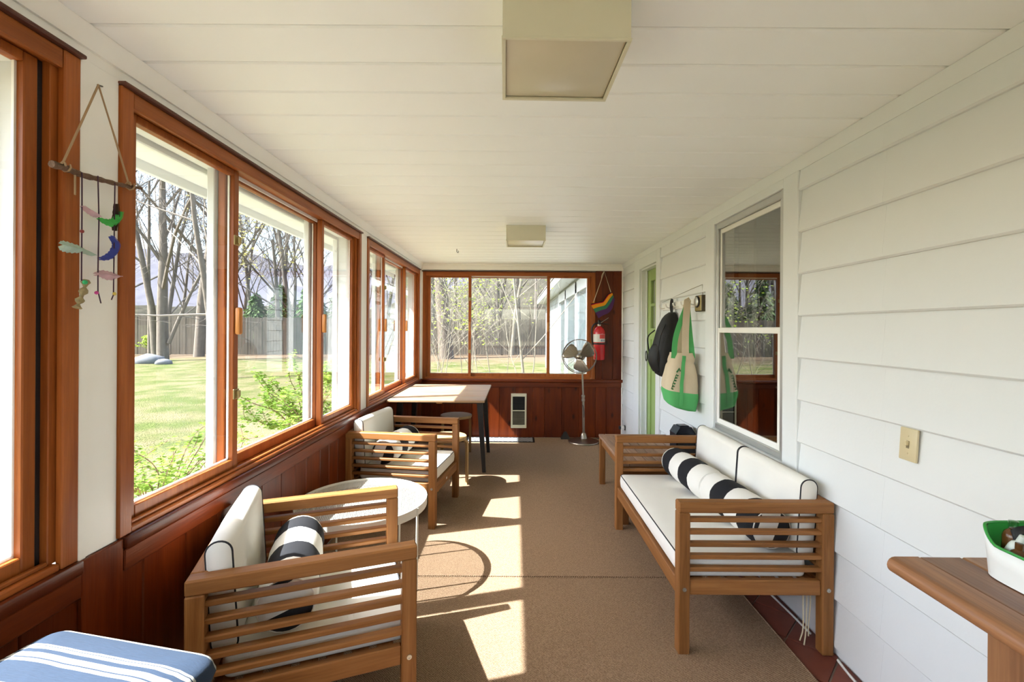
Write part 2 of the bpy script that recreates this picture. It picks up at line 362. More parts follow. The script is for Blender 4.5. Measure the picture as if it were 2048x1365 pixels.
b = MB(); b.prism([(-1.206, ZC - .06), (-1.198, ZC - .06), (-1.194, ZC - .045), (-1.182, ZC - .012), (-1.180, ZC - .001), (-1.206, ZC - .001)], 1, Y0, YB); obj('crown_molding', b, M_trim, t1, 25)
# wall_back
b = MB(); b.box(-1.36, 1.5, YB + .011, YB + .12, -.15, .752); b.box(-1.36, 1.5, YB + .011, YB + .12, 2.135, ZC + .03); b.box(1.035, 1.5, YB + .011, YB + .12, .75, 2.14)
wb = struct('wall_back', b, M_ext)
jp = [843, 865, 888, 911, 945, 977, 999.5, 1032, 1066, 1090, 1124, 1158, 1192, 1213, 1245]
xs = [(p - VPX) * YB / F for p in jp]
for a, c in zip(xs, xs[1:]): pc('plank', 'plank', wb, a + .0003, c - .0003, YB, YB + .013, .005, .665, .004)
for a, c in ((1.036, 1.1258), (1.1262, 1.2628), (1.2632, 1.388)): pc('plank', 'plank', wb, a, c, YB - .002, YB + .013, .757, 2.155, .004)
pc('apron', 'plank', wb, -1.19, 1.388, YB - .016, YB + .002, .655, .717, .003)
pc('ledge', 'plank', wb, -1.19, 1.388, YB - .03, YB + .012, .719, .757, .006, 2)
t2 = struct_empty('trim_2'); pc('crown_molding', M_trim, t2, -1.20, XR, YB - .018, YB + .012, 2.158, ZC, .004); pc('crown_cap', M_trim, t2, -1.20, XR, YB - .03, YB - .017, ZC - .03, ZC, .004)
pc('corner_bead', M_trim, t2, 1.372, 1.390, YB - .018, YB - .002, 0, 2.16, .003); pc('corner_strip', M_trim, t2, -1.204, -1.19, YB - .016, YB, .757, 2.16, .003)
# wall_right : clapboard siding
WIN = (2.223, 3.30); DOOR = (4.335, 5.27)
b = MB(); X0, X1 = 1.404, 1.52
b.box(X0, X1, Y0, 2.345, -.15, ZC + .03); b.box(X0, X1, 3.162, 4.45, -.15, ZC + .03); b.box(X0, X1, 5.06, YB + .1, -.15, ZC + .03)
b.box(X0, X1, 2.345, 3.162, -.15, .73); b.box(X0, X1, 2.345, 3.162, 2.135, ZC + .03); b.box(X0, X1, 4.45, 5.06, 2.075, ZC + .03)
wr = struct('wall_right', b, M_siding)
def siding(y0, y1, zlo=0, zhi=ZC):
    k = -8
    while True:
        za = 1.472 + .205 * k; zb = za + .212; k += 1
        if za > zhi - .02: break
        if zb < zlo + .02: continue
        za2, zb2 = max(za, zlo), min(zb, zhi); L = (y1 - y0) / 2
        f = lambda z: 1.400 - .019 * (1 - (z - za) / .212)
        key = ('sid', round(L, 4), round(za2 - za, 4), round(zb2 - za, 4))
        if key not in CACHE:
            me = MB().prism([(1.404, za2 - za), (f(za2) + .007, za2 - za), (f(za2), za2 - za + .007), (f(zb2), zb2 - za), (1.404, zb2 - za)], 1, -L + .0002, L - .0002).mesh('siding_board'); me.materials.append(M_siding); CACHE[key] = me
        link('siding_board', CACHE[key], None, wr, (0, (y0 + y1) / 2, za))
siding(Y0, 1.715); siding(1.715, 2.223); siding(WIN[0], WIN[1], 0, .71); siding(3.30, 4.335); siding(5.27, YB)
t3 = struct_empty('trim_3')
b = MB(); b.prism([(1.40, ZC - .055), (1.386, ZC - .055), (1.382, ZC - .04), (1.366, ZC - .008), (1.364, ZC - .001), (1.40, ZC - .001)], 1, Y0, YB - .02); obj('crown_molding', b, M_siding, t3, 25)
# wall behind the camera
bw = struct('wall_front', MB().box(-1.36, 1.55, Y0 - .12, Y0, -.15, .752).box(-1.36, 1.55, Y0 - .12, Y0, 2.135, ZC + .03).box(1.115, 1.55, Y0 - .12, Y0, .752, 2.135).box(-1.36, -1.117, Y0 - .12, Y0, .752, 2.135), M_siding)

# ------------------------------------------------------------------ wooden sliding windows
def slider(n, loc, rz, L, d1, d2, label, cz=False):
    """local x along the wall, y into the room, z up"""
    w = struct_empty('window_%d' % n, loc, rz); w['label'] = label
    Z0, Z1 = .757, 2.136
    cw = .046
    for x0 in (0, L - cw): pc('casing', 'frame', w, x0, x0 + cw, -.010, .010, Z0, Z1, .003)
    pc('head_casing', 'frame', w, cw, L - cw, -.010, .007, 2.085, Z1, .003)
    pc('head_cap', 'cap', w, -.004, L + .004, -.010, .024, Z1, Z1 + .011, .003)
    pc('stool', 'frame', w, cw, L - cw, -.098, .006, Z0 - .003, Z0 + .018, .004); pc('storm_sill', M_ext, w, cw, L - cw, -.149, -.0985, Z0 - .003, Z0 + .016, .002)
    for x0, xo in ((cw, cw - .03), (L - cw - .018, L - cw - .018)): pc('jamb', 'frame', w, xo, xo + .048, -.062, -.0102, Z0 + .018, 2.10, .002); pc('storm_jamb', M_ext, w, x0, x0 + .018, -.149, -.0625, Z0 + .018, 2.10, .002)
    pc('head_jamb', 'frame', w, cw + .018, L - cw - .018, -.098, -.010, 2.092, 2.11, .002); pc('storm_head', M_ext, w, cw + .018, L - cw - .018, -.149, -.0985, 2.092, 2.11, .002)
    pc('stop_bead', 'frame', w, cw + .018, L - cw - .018, -.022, -.008, Z0 + .018, Z0 + .030, .003)
    pc('metal_track', M_white, w, d1 + .02, L - d2 - .02, -.062, -.056, 2.074, 2.092, .001)
    zb, zt = Z0 + .019, 2.091
    a0, a1 = cw + .0182, L - cw - .0182
    if n == 1:
        a0 += .014; pc('gap_shade_strip', M_blackmetal, w, cw + .0183, a0 - .0003, -.056, -.030, Z0 + .019, 2.091, .001)  # black strip painted in for the shaded gap between sash and jamb
    def sash(x0, x1, yc, st, latch_at=None, pull_at=None):
        s = obj('sash', MB().bbox(x0, x0 + st, yc - .016, yc + .016, zb, zt, .003).bbox(x1 - st, x1, yc - .016, yc + .016, zb, zt, .003)
            .bbox(x0 + st, x1 - st, yc - .0155, yc + .0155, zb, zb + .046, .003).bbox(x0 + st, x1 - st, yc - .0155, yc + .0155, zt - .026, zt, .003), WOOD['frame']['Z'], w, None)
        pc('pane', M_glass, s, x0 + st - .004, x1 - st + .004, yc - .002, yc + .002, zb + .042, zt - .022, 0)
        g = MB()
        for q in (x0 + st, x1 - st - .006): g.box(q, q + .006, yc - .010, yc - .003, zb + .046, zt - .026)
        g.box(x0 + st, x1 - st, yc - .010, yc - .003, zb + .046, zb + .053); obj('glazing_bead', g, M_white, s, None)
        if latch_at is not None:
            for z in (1.785, 1.108):
                obj('latch', MB().bbox(latch_at - .02, latch_at + .02, yc + .016, yc + .021, z - .022, z + .022, .002).bbox(latch_at - .012, latch_at + .004, yc + .020, yc + .034, z - .016, z + .016, .003), M_brass, s)
        if pull_at is not None:
            obj('pull', MB().bbox(pull_at - .014, pull_at + .014, yc + .016, yc + .040, 1.37, 1.49, .008, 2), WOOD['pull']['Z'], s)
    sash(a0, d1 + .026, -.042, .034, None, d1 + .010); sash(L - d2 - .026, a1, -.042, .034, L - d2 - .008, L - d2 - .010)
    sash(d1 - .012, L - d2 + .012, -.080, .032)
    # outer storm frame in white metal, in line with the sash divisions
    for x in ((d1 - .005, L - d2 - .025) if n not in (4, 7) else ()): pc('storm_mullion', M_ext, w, x - .055, x + .055, -.132, -.100, Z0 - .02, 2.12, .003)
    for x0 in (cw, L - cw - .03): pc('storm_stile', M_ext, w, x0, x0 + .03, -.185, -.150, Z0 - .02, 2.12, .003)
    pc('storm_rail', M_ext, w, cw, L - cw, -.185, -.150, Z0 - .03, Z0 - .002, .003); pc('storm_rail', M_ext, w, cw, L - cw, -.185, -.150, 2.105, 2.133, .003)
    return w
slider(1, (XL, 1.250, 0), -90, 2.17, .62, .62, 'redwood sliding window nearest the camera')
slider(2, (XL, 3.537, 0), -90, 2.158, .617, .62, 'long redwood sliding window beside the round table')
slider(3, (XL, 5.72, 0), -90, 2.028, .60, .585, 'redwood sliding window beside the desk', True)
slider(4, (1.034, YB, 0), 180, 2.232, .594, .602, 'redwood sliding window in the far wall', True)

slider(6, (XL, -1.05, 0), -90, 2.17, .62, .62, 'redwood sliding window behind the camera')
slider(7, (-1.117, Y0 + .011, 0), 0, 2.232, .60, .60, 'redwood sliding window in the wall behind the camera', True)

# ------------------------------------------------------------------ storm window in the white wall
w5 = struct_empty('window_5'); w5['label'] = 'aluminium double hung window in the white clapboard wall'
pc('casing', M_siding, w5, 1.378, 1.405, WIN[0], 2.346, .55, 2.186, .003); pc('casing', M_siding, w5, 1.378, 1.405, 3.161, WIN[1], .55, 2.186, .003)
pc('head_casing', M_siding, w5, 1.378, 1.405, 2.346, 3.161, 2.137, 2.186, .003)
pc('sill', M_siding, w5, 1.368, 1.45, 2.346, 3.161, .705, .728, .004)
for i, (xa, yw) in enumerate(((1.384, .010), (1.390, .024), (1.396, .038), (1.402, .052))):
    pc('track', M_alu, w5, xa, xa + .004, 2.347, 2.347 + yw + .012, .730, 2.136, .001)
pc('track', M_alu, w5, 1.392, 1.41, 3.141, 3.160, .730, 2.136, .002)
pc('head_track', M_alu, w5, 1.392, 1.41, 2.36, 3.141, 2.098, 2.136, .002); pc('sill_track', M_alu, w5, 1.384, 1.41, 2.36, 3.141, .730, .765, .003)
def hung(z0, z1, x, t):
    s = obj('sash', MB().bbox(x, x + t, 2.40, 2.424, z0, z1, .002).bbox(x, x + t, 3.12, 3.141, z0, z1, .002).bbox(x, x + t, 2.424, 3.12, z0, z0 + .034, .002).bbox(x, x + t, 2.424, 3.12, z1 - .032, z1, .002), M_white, w5)
    pc('pane', M_glassd, s, x + .005, x + .008, 2.42, 3.125, z0 + .03, z1 - .028, 0)
hung(.766, 1.418, 1.398, .014); hung(1.386, 2.098, 1.413, .014)
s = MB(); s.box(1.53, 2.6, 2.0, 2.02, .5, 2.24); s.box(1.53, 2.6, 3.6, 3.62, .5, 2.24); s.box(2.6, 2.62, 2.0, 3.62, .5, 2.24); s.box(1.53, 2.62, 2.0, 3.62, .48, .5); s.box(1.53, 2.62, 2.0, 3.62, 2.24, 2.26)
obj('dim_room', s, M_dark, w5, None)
for (ya, yb2) in ((2.36, 2.52), (2.98, 3.16)):
    pts = []; n = 26
    for i in range(n + 1): pts.append((1.56 + .018 * math.sin(i * 1.25), ya + (yb2 - ya) * i / n))
    poly = pts + [(p[0] + .004, p[1]) for p in pts[::-1]]
    obj('curtain', MB().prism(poly, 2, .62, 2.18), M_curtain, w5, 60)
# ------------------------------------------------------------------ door
d1 = struct_empty('door_1'); d1['label'] = 'sage green panelled door with glass lights in a white frame'
pc('casing', M_siding, d1, 1.375, 1.405, DOOR[0], 4.452, 0, 2.186, .003); pc('casing', M_siding, d1, 1.375, 1.405, 5.058, DOOR[1], 0, 2.186, .003); pc('head_casing', M_siding, d1, 1.375, 1.405, 4.452, 5.058, 2.072, 2.186, .003)
pc('jamb', M_siding, d1, 1.400, 1.53, 5.040, 5.058, 0, 2.072, .002); pc('jamb', M_siding, d1, 1.400, 1.53, 4.452, 4.470, 0, 2.072, .002); pc('head_jamb', M_siding, d1, 1.400, 1.53, 4.47, 5.04, 2.054, 2.072, .002)
pc('door_stop', M_siding, d1, 1.448, 1.463, 5.022, 5.040, 0, 2.054, .002)
s = obj('leaf', MB().bbox(1.466, 1.506, 4.472, 4.58, .01, 2.052, .003).bbox(1.466, 1.506, 4.93, 5.036, .01, 2.052, .003).bbox(1.466, 1.506, 4.58, 4.93, 1.93, 2.052, .003).bbox(1.466, 1.506, 4.58, 4.93, 1.30, 1.42, .003)
    .bbox(1.466, 1.506, 4.58, 4.93, .01, .2, .003).bbox(1.466, 1.506, 4.58, 4.93, 1.655, 1.685, .003).bbox(1.466, 1.506, 4.735, 4.775, 1.42, 1.93, .003).bbox(1.480, 1.500, 4.58, 4.93, .2, 1.30, .002), M_door, d1)
for za, zb in ((1.42, 1.655), (1.685, 1.93)):
    for ya, yb2 in ((4.58, 4.735), (4.775, 4.93)): pc('pane', M_glassd, s, 1.484, 1.488, ya, yb2, za, zb, 0)
obj('knob', MB().lathe([(.012, 0), (.012, .03), (.026, .04), (.03, .055), (.022, .068), (.004, .072)], 16, T(1.466, 4.53, 1.0) @ RY(-90)), M_brass, s)
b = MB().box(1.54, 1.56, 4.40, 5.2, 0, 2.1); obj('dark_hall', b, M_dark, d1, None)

# ------------------------------------------------------------------ ceiling lights
def fixture(x, yf, label):
    t = thing('ceiling_light', label, 'light', (x, yf, 2.12), rz=0, group='boxy ceiling lights'); w = .318; d = .30; H = ZC - 2.12 - .001
    b = MB()
    b.bbox(-w / 2, w / 2, 0, .004, 0, H, .001); b.bbox(-w / 2, w / 2, d - .004, d, 0, H, .001); b.bbox(-w / 2, -w / 2 + .004, .004, d - .004, 0, H, .001); b.bbox(w / 2 - .004, w / 2, .004, d - .004, 0, H, .001)
    b.bbox(-w / 2 + .004, w / 2 - .004, .004, d - .004, H - .004, H, 0)
    obj('housing', b, M_fix, t)
    r = MB(); q = .016
    r.bbox(-w / 2 - .002, w / 2 + .002, -.002, q * .35, -.004, .003, .001); r.bbox(-w / 2 - .002, w / 2 + .002, d - q * .5, d + .002, -.004, .003, .001)
    r.bbox(-w / 2 - .002, -w / 2 + q * .5, .005, d - .008, -.004, .003, .001); r.bbox(w / 2 - q * .5, w / 2 + .002, .005, d - .008, -.004, .003, .001); obj('rim', r, M_fix, t)
    obj('diffuser', MB().bbox(-w / 2 + .0065, w / 2 - .0065, .005, d - .0055, .004, .02, .006, 2), M_diff, t)
    return t
f1 = fixture(.124, 1.121, 'large square enamel ceiling light close to the camera, top of the picture'); f1.rotation_euler.z = R(1.2)
fixture(.084, 3.67, 'square enamel ceiling light further away, above the room middle')
hk = P(923, 521, 5.2)
tag(obj('ceiling_hook', MB().tube(crv([(0, 0, .04), (0, 0, .012), (.012, 0, 0), (.018, 0, .012), (.012, 0, .02)], 5), .003, 6), M_blackmetal, None, 60, (hk.x, hk.y * .92, ZC - .04)), 'small dark screw hook in the ceiling before the far window', 'hook')

# ------------------------------------------------------------------ teak seats
ARM = .66
def seat(name, label, Wd, loc, rz):
    """local x = front, y along the width; origin under the middle"""
    t = thing(name, label, 'sofa' if Wd > 1 else 'armchair', loc, rz); D = .67; hx = D / 2; hy = Wd / 2; p = .05
    for sx in (-1, 1):
        for sy in (-1, 1):
            x = sx * (hx - p / 2); yy = sy * (hy - p / 2)
            pc('leg', 'teak', t, x - p / 2, x + p / 2, yy - p / 2, yy + p / 2, .002, ARM - .047, .004)
    for sy in (-1, 1):
        yy = sy * (hy - p / 2)
        pc('arm_rest', 'teak', t, -hx, hx, yy - p / 2, yy + p / 2, ARM - .047, ARM, .005)
        pc('side_rail', 'teak', t, -hx + p, hx - p, yy - .014, yy + .014, .255, .320, .004)
        for k in range(5):
            z = .356 + .0535 * k
            pc('slat', 'teak', t, -hx + p - .004, hx - p + .004, yy - .016, yy + .016, z, z + .019, .004)
        for sx in (-1, 1):
            obj('bolt', MB().lathe([(.0085, 0), (.0085, .003), (.004, .003), (.004, .001)], 12, T(sx * (hx - p / 2) , sy * hy, .285) @ RX(-90 * sy)), M_steel, t)
    pc('front_rail', 'teak', t, hx - .036, hx - .008, -hy + p, hy - p, .235, .305, .004)
    pc('back_rail', 'teak', t, -hx + .006, -hx + .034, -hy + p, hy - p, .235, .305, .004)
    pc('back_top_rail', 'teak', t, -hx, -hx + p, -hy + p, hy - p, ARM - .047, ARM, .005)
    for k in range(5):
        z = .356 + .0535 * k; pc('slat', 'teak', t, -hx + .009, -hx + .041, -hy + p - .004, hy - p + .004, z, z + .019, .004)
    n = 7
    for k in range(n):
        x = -hx + .05 + (D - .11) * (k + .5) / n; pc('seat_slat', 'teak', t, x - .028, x + .028, -hy + .03, hy - .03, .298, .312, .003)
    if rz == -8: obj('maker_tag', MB().bbox(hx - .0085, hx - .0065, -.03, -.008, .26, .275, 0), M_white, t)
    return t
def loop_pts(hx, hy, r, z, n=6):
    pts = []
    for (cx, cy, a0) in ((hx - r, hy - r, 0), (-hx + r, hy - r, 90), (-hx + r, -hy + r, 180), (hx - r, -hy + r, 270)):
        for k in range(n + 1): a = R(a0 + 90 * k / n); pts.append((cx + r * math.cos(a), cy + r * math.sin(a), z))
    return pts
def cushion(name, label, cat, sx, sy, sz, M, group=None, matl=None, dome=.012, piping=True, rr=.03, er=.012):
    """flat box cushion: local z through its thickness, origin at its underside"""
    t = thing(name, label, cat, (0, 0, 0), 0, group); t.matrix_world = M
    prof = [(.16, 0), (.06, 0)] + [(er * (1 - math.sin(R(a))), er * (1 - math.cos(R(a)))) for a in (0, 30, 60, 90)] + [(-.003, sz * .5)] + [(er * (1 - math.cos(R(a))), sz - er * (1 - math.sin(R(a)))) for a in (0, 30, 60, 90)] + [(.04, sz + dome * .4), (.09, sz + dome * .75), (.16, sz + dome * .95), (.22, sz + dome)]
    vs = []; fs = []
    for d, z in prof:
        d = min(d, min(sx, sy) / 2 - .004); vs += loop_pts(sx / 2 - d, sy / 2 - d, max(rr - d * .5, .003), z, 5)
    n = 24
    for i in range(len(prof) - 1):
        for k in range(n): k2 = (k + 1) % n; fs.append((i * n + k, i * n + k2, (i + 1) * n + k2, (i + 1) * n + k))
    fs += [tuple(range(n))[::-1], tuple(range((len(prof) - 1) * n, len(prof) * n))]
    obj('cover', MB().add(vs, fs), matl or M_canvas, t, 75)
    if piping: obj('piping', MB().tube(loop_pts(sx / 2 - er * .25, sy / 2 - er * .25, rr, sz - er * .25), .0030, 6, closed=True), M_piping, t, 60)
    return t
def back_cushion(label, M, h_, w, th):
    """upright cushion: local x up, z thickness (towards the back), y width; flat piped ends"""
    t = thing('back_cushion', label, 'cushion'); t.matrix_world = M
    r1, r2 = th * .48, th * .38; out = []
    for (cx, cz, r, a0) in ((h_ - r1, th - r1, r1, 0), (h_ - r1, r1, r1, -90), (r2, r2, r2, -180), (r2, th - r2, r2, -270)):
        for k in range(7): a = R(a0 + 90 - 15 * k); out.append((cx + r * math.cos(a - R(0)), cz + r * math.sin(a)))
    cxm, czm = h_ / 2, th / 2; vs = []; fs = []; n = len(out); secs = [(-w / 2, .90), (-w / 2 + .004, .97), (-w / 2 + .02, 1), (-w * .25, 1.035), (0, 1.05), (w * .25, 1.035), (w / 2 - .02, 1), (w / 2 - .004, .97), (w / 2, .90)]
    for y_, k_ in secs:
        kz = k_ if k_ <= 1 else 1 + (k_ - 1) * 2.2; kx = k_ if k_ <= 1 else 1 + (k_ - 1) * .25
        vs += [(cxm + (p - cxm) * (kx if k_ > 1 else 1 - (1 - k_) * .25), y_, czm + (q - czm) * kz) for p, q in out]
    for i in range(len(secs) - 1):
        for k in range(n): k2 = (k + 1) % n; fs.append((i * n + k, i * n + k2, (i + 1) * n + k2, (i + 1) * n + k))
    fs += [tuple(range(n))[::-1], tuple(range((len(secs) - 1) * n, len(secs) * n))]
    obj('cover', MB().add(vs, fs), M_canvas, t, 60)
    for i in (1, len(secs) - 2):
        obj('piping', MB().tube([Vector(v) for v in vs[i * n:(i + 1) * n]], .0032, 6, closed=True), M_piping, t, 60)
    return t
def cap_mat():
    m, n, l, b = mat('banded_canvas'); tc = n.new('ShaderNodeTexCoord'); sx = n.new('ShaderNodeSeparateXYZ'); l.new(tc.outputs['Object'], sx.inputs[0])
    ab = n.new('ShaderNodeMath'); ab.operation = 'ADD'; ab.inputs[1].default_value = .028; l.new(sx.outputs['X'], ab.inputs[0]); aa = n.new('ShaderNodeMath'); aa.operation = 'ABSOLUTE'; l.new(ab.outputs[0], aa.inputs[0])
    gt = n.new('ShaderNodeMath'); gt.operation = 'GREATER_THAN'; gt.inputs[1].default_value = .04; l.new(aa.outputs[0], gt.inputs[0])
    mx = n.new('ShaderNodeMix'); mx.data_type = 'RGBA'; mx.inputs[6].default_value = (.80, .77, .70, 1); mx.inputs[7].default_value = (.014, .014, .017, 1); l.new(gt.outputs[0], mx.inputs[0]); l.new(mx.outputs[2], b.inputs['Base Color']); b.inputs['Roughness'].default_value = .85
    return m
M_capbw = cap_mat()
def bolster(label, M, flip=False, Lb=.52, r=.094):
    """local z along the roll"""
    t = thing('bolster_pillow', label, 'pillow', (0, 0, 0), 0, 'striped bolster pillows'); t.matrix_world = M
    bands = ('black', 'white', 'black', 'white'); q = Lb / 4
    for i in range(4):
        k = 3 - i if flip else i; z0 = -Lb / 2 + i * q; prof = []
        for s in range(7):
            z = z0 + q * s / 6; e = min(z + Lb / 2, Lb / 2 - z); rad = r * (1 - .10 * max(0, 1 - e / .04) ** 2) + .0025 * math.sin(math.pi * s / 6)
            prof.append((rad, z))
        bm_ = MB().lathe(prof, 28, None, False)
        # fabric creases
        for v in bm_.v: v.xy = v.xy * (1 + .012 * math.sin(5 * math.atan2(v.y, v.x) + v.z * 30) + .008 * math.sin(11 * math.atan2(v.y, v.x) - v.z * 55))
        obj(bands[k] + '_band', bm_, M_black if bands[k] == 'black' else M_canvas, t, 80)
    for sgn in (-1, 1):
        obj('end_cap', MB().lathe([(r * .905, -.001), (r * .86, .006), (r * .6, .012), (r * .2, .014), (.001, .014)], 28, T(0, 0, sgn * Lb / 2) @ (Matrix.Identity(4) if sgn > 0 else RX(180)), False), M_capbw, t, 80)
        obj('end_piping', MB().tube([(r * .91 * math.cos(2 * math.pi * k / 28), r * .91 * math.sin(2 * math.pi * k / 28), sgn * Lb / 2) for k in range(28)], .003, 5, closed=True), M_canvas, t, 80)
    return t
# sofa: faces -x (rz 180): its local +y runs to -Y
so_c = (1.045, 1.956 + .63, 0)
seat('teak_sofa', 'two seat teak slatted sofa against the white clapboard wall', 1.26, so_c, 180)
Ms = T(*so_c) @ RZ(180)
def dress2(M, Wd, who, nb, names):
    iw = Wd - .105
    cushion('seat_cushion', 'cream canvas seat cushion with black piping on the ' + who, 'cushion', .562, iw, .085, M @ T(.030, 0, .3125))
    for k in range(nb):
        w = iw / nb - .004; yy = -iw / 2 + iw / nb * (k + .5)
        back_cushion('upright cream back cushion with black piping ' + names[k], M @ T(-.205, yy, .4005) @ RY(-93.5), .345, w, .074)
dress2(Ms, 1.26, 'two seat sofa', 2, ['at the far end of the sofa', 'at the near end of the sofa'])
bolster('black and cream banded bolster pillow on the sofa, nearer half', T(1.148, 2.315, .506) @ RZ(3) @ RX(-90) @ RZ(20), False, .53)
bolster('black and cream banded bolster pillow on the sofa, further half', T(1.115, 2.855, .506) @ RZ(4) @ RX(-90) @ RZ(60), True, .53)
tie = MB()
for k, (dx, l) in enumerate(((0, .30), (.012, .26), (-.012, .28))):
    tie.tube(crv([(1.31 + dx, 2.04, .30), (1.312 + dx * 1.4, 2.035, .2), (1.305 + dx, 2.03, .30 - l * .8), (1.298 + dx * 1.6, 2.03, .30 - l)], 5), .003, 5)
tag(obj('cushion_tie', tie, M_cordl, None, 60), 'loose cream cushion ties dangling under the sofa end', 'tie')
# near armchair (turned away) and far armchair
c1 = Matrix.Rotation(R(20.7), 4, 'Z')
def place(front_near, rz):   # position so that the near front top corner falls on a given point
    v = RZ(rz) @ Vector((.335, -.325, 0)); return (front_near[0] - v.x, front_near[1] - v.y, 0)
a1 = place((-.329, 1.555), 20.5); a2 = place((-.548, 3.155), -8)
seat('teak_armchair', 'teak slatted armchair in the foreground, turned away beside the stacked striped cushions', .65, a1, 20.5)
seat('teak_armchair', 'teak slatted armchair beyond the round table, in front of the desk', .65, a2, -8)
M1 = T(*a1) @ RZ(20.5); M2 = T(*a2) @ RZ(-8)
dress2(M1, .65, 'foreground armchair', 1, ['on the foreground armchair']); dress2(M2, .65, 'armchair near the desk', 1, ['on the armchair near the desk'])
bolster('black and cream banded bolster pillow on the foreground armchair', M1 @ T(-.075, .0, .504) @ RX(-90) @ RZ(70), True)
bolster('black and cream banded bolster pillow on the armchair near the desk', M2 @ T(-.075, .0, .504) @ RX(-90) @ RZ(20), True)

# ------------------------------------------------------------------ round mesh table
rt = thing('round_side_table', 'round white metal mesh table between the two teak armchairs', 'table', (-.844, 2.543, 0)); RT = .352
b = MB(); n = 64; vs = []; fs = []
for k in range(n):
    a = 2 * math.pi * k / n
    for (r, z) in ((RT, .405), (RT, .450), (RT - .005, .450), (RT - .005, .405)): vs.append((r * math.cos(a), r * math.sin(a), z))
for k in range(n):
    k2 = (k + 1) % n
    for q in range(4): fs.append((k * 4 + q, k2 * 4 + q, k2 * 4 + (q + 1) % 4, k * 4 + (q + 1) % 4))
obj('rim', b.add(vs, fs), M_tablew, rt, 40)
b = MB(); sp = .0088; m = int(RT / sp)
for ax in (0, 1):
    Mr = RZ(45 + 60 * ax)
    for k in range(-m, m + 1):
        c = k * sp; hl = math.sqrt(max(0, (RT - .003) ** 2 - c * c))
        if hl < .01: continue
        b.box(-hl, hl, c - .0009, c + .0009, .436 + .0006 * ax, .4375 + .0006 * ax, Mr)
o = obj('mesh_top', b, plain('mesh_enamel', (.52, .52, .48), .4), rt, None); o['kind'] = 'stuff'
for k in range(4):
    a0 = R(-33 + 90 * k); p = []
    for da in (-.22, .22): p.append((math.cos(a0 + da) * (RT + .001), math.sin(a0 + da) * (RT + .001)))
    pts = [(p[0][0], p[0][1], .445), (p[0][0] * .99, p[0][1] * .99, .0145), (p[1][0] * .99, p[1][1] * .99, .0145), (p[1][0], p[1][1], .445)]
    obj('leg', MB().tube(pts, .0065, 4), M_tablew, rt, None)

# ------------------------------------------------------------------ desk with splayed black legs
dk = thing('desk', 'wooden topped desk with splayed black legs in the window corner', 'desk', (-.727, 4.78, 0))
TH = .742
ya = -.60
for k, w in enumerate((.26, .47, .47)):
    pc('top_board', 'desk', dk, -.452, .452, ya + .001, ya + w - .001, TH - .022, TH, .005, 2); ya += w
for s in (-1, 1):
    pc('apron', M_blackmetal, dk, -.40, .40, s * .36 - .012, s * .36 + .012, TH - .066, TH - .0225, .003); pc('side_apron', M_blackmetal, dk, s * .40 - .012, s * .40 + .012, -.345, .345, TH - .066, TH - .0225, .003)
    for s2 in (-1, 1):
        b = MB(); x0, y0_ = s * .385, s2 * .335; x1, y1_ = s * .435, s2 * .36; ra, rb = .028, .017
        b.add([(x0 - ra, y0_ - ra, TH - .0225), (x0 + ra, y0_ - ra, TH - .0225), (x0 + ra, y0_ + ra, TH - .0225), (x0 - ra, y0_ + ra, TH - .0225), (x1 - rb, y1_ - rb, .009), (x1 + rb, y1_ - rb, .009), (x1 + rb, y1_ + rb, .009), (x1 - rb, y1_ + rb, .009)],
              [(0, 1, 2, 3), (7, 6, 5, 4), (0, 4, 5, 1), (1, 5, 6, 2), (2, 6, 7, 3), (3, 7, 4, 0)])
        obj('leg', b, M_blackmetal, dk, None)
obj('wing_nut', MB().bbox(-.03, .03, -.40, -.372, TH - .064, TH - .035, .008, 2), WOOD['birch']['X'], dk)
# ------------------------------------------------------------------ stools
def stool(x, y, rz, label):
    t = thing('stool', label, 'stool', (x, y, 0), rz, 'round birch stools')
    obj('seat', MB().lathe([(.168, .418), (.174, .423), (.175, .440), (.171, .446), (.0, .446)], 40), WOOD['birch']['X'], t, 40)
    for k in range(3):
        a = 120 * k; pts = crv([(.06, 0, .411), (.135, 0, .409), (.163, 0, .396), (.176, 0, .365), (.178, 0, .2), (.178, 0, .008)], 6)
        bb = MB().tube(pts, .027, 4, flat=.55); M = RZ(a)
        bb.v = [M @ v for v in bb.v]; obj('leg', bb, WOOD['birch']['Z'], t, 50)
    return t
stool(-.648, 5.06, 35, 'round birch stool standing under the desk, in shadow')
stool(-.600, 4.06, 8, 'round birch stool with a sunlit yellow seat behind the further armchair')

# ------------------------------------------------------------------ slatted side table beyond the sofa
st = thing('slatted_side_table', 'low weathered teak slatted table beyond the sofa end', 'table', (1.075, 3.70, 0)); hw, hl = .305, .455
pc('frame_rail', 'grey_teak', st, -hw, -hw + .05, -hl, hl, .425, .448, .003); pc('frame_rail', 'grey_teak', st, hw - .05, hw, -hl, hl, .425, .448, .003)
for s in (-1, 1): pc('end_board', 'grey_teak', st, -hw + .052, hw - .052, s * (hl - .025) - .025, s * (hl - .025) + .025, .425, .448, .003)
for k in range(7):
    x = -hw + .052 + (2 * hw - .104) * k / 7; pc('slat', 'grey_teak', st, x + .003, x + (2 * hw - .104) / 7 - .003, -hl + .052, hl - .052, .427, .446, .003)
for sx in (-1, 1):
    for sy in (-1, 1): pc('leg', 'teak', st, sx * (hw - .028) - .024, sx * (hw - .028) + .024, sy * (hl - .03) - .024, sy * (hl - .03) + .024, .002, .424, .003)
    pc('apron', 'teak', st, sx * (hw - .028) - .012, sx * (hw - .028) + .012, -hl + .055, hl - .055, .36, .424, .003)
for sy in (-1, 1): pc('apron', 'teak', st, -hw + .053, hw - .053, sy * (hl - .03) - .012, sy * (hl - .03) + .012, .36, .424, .003)
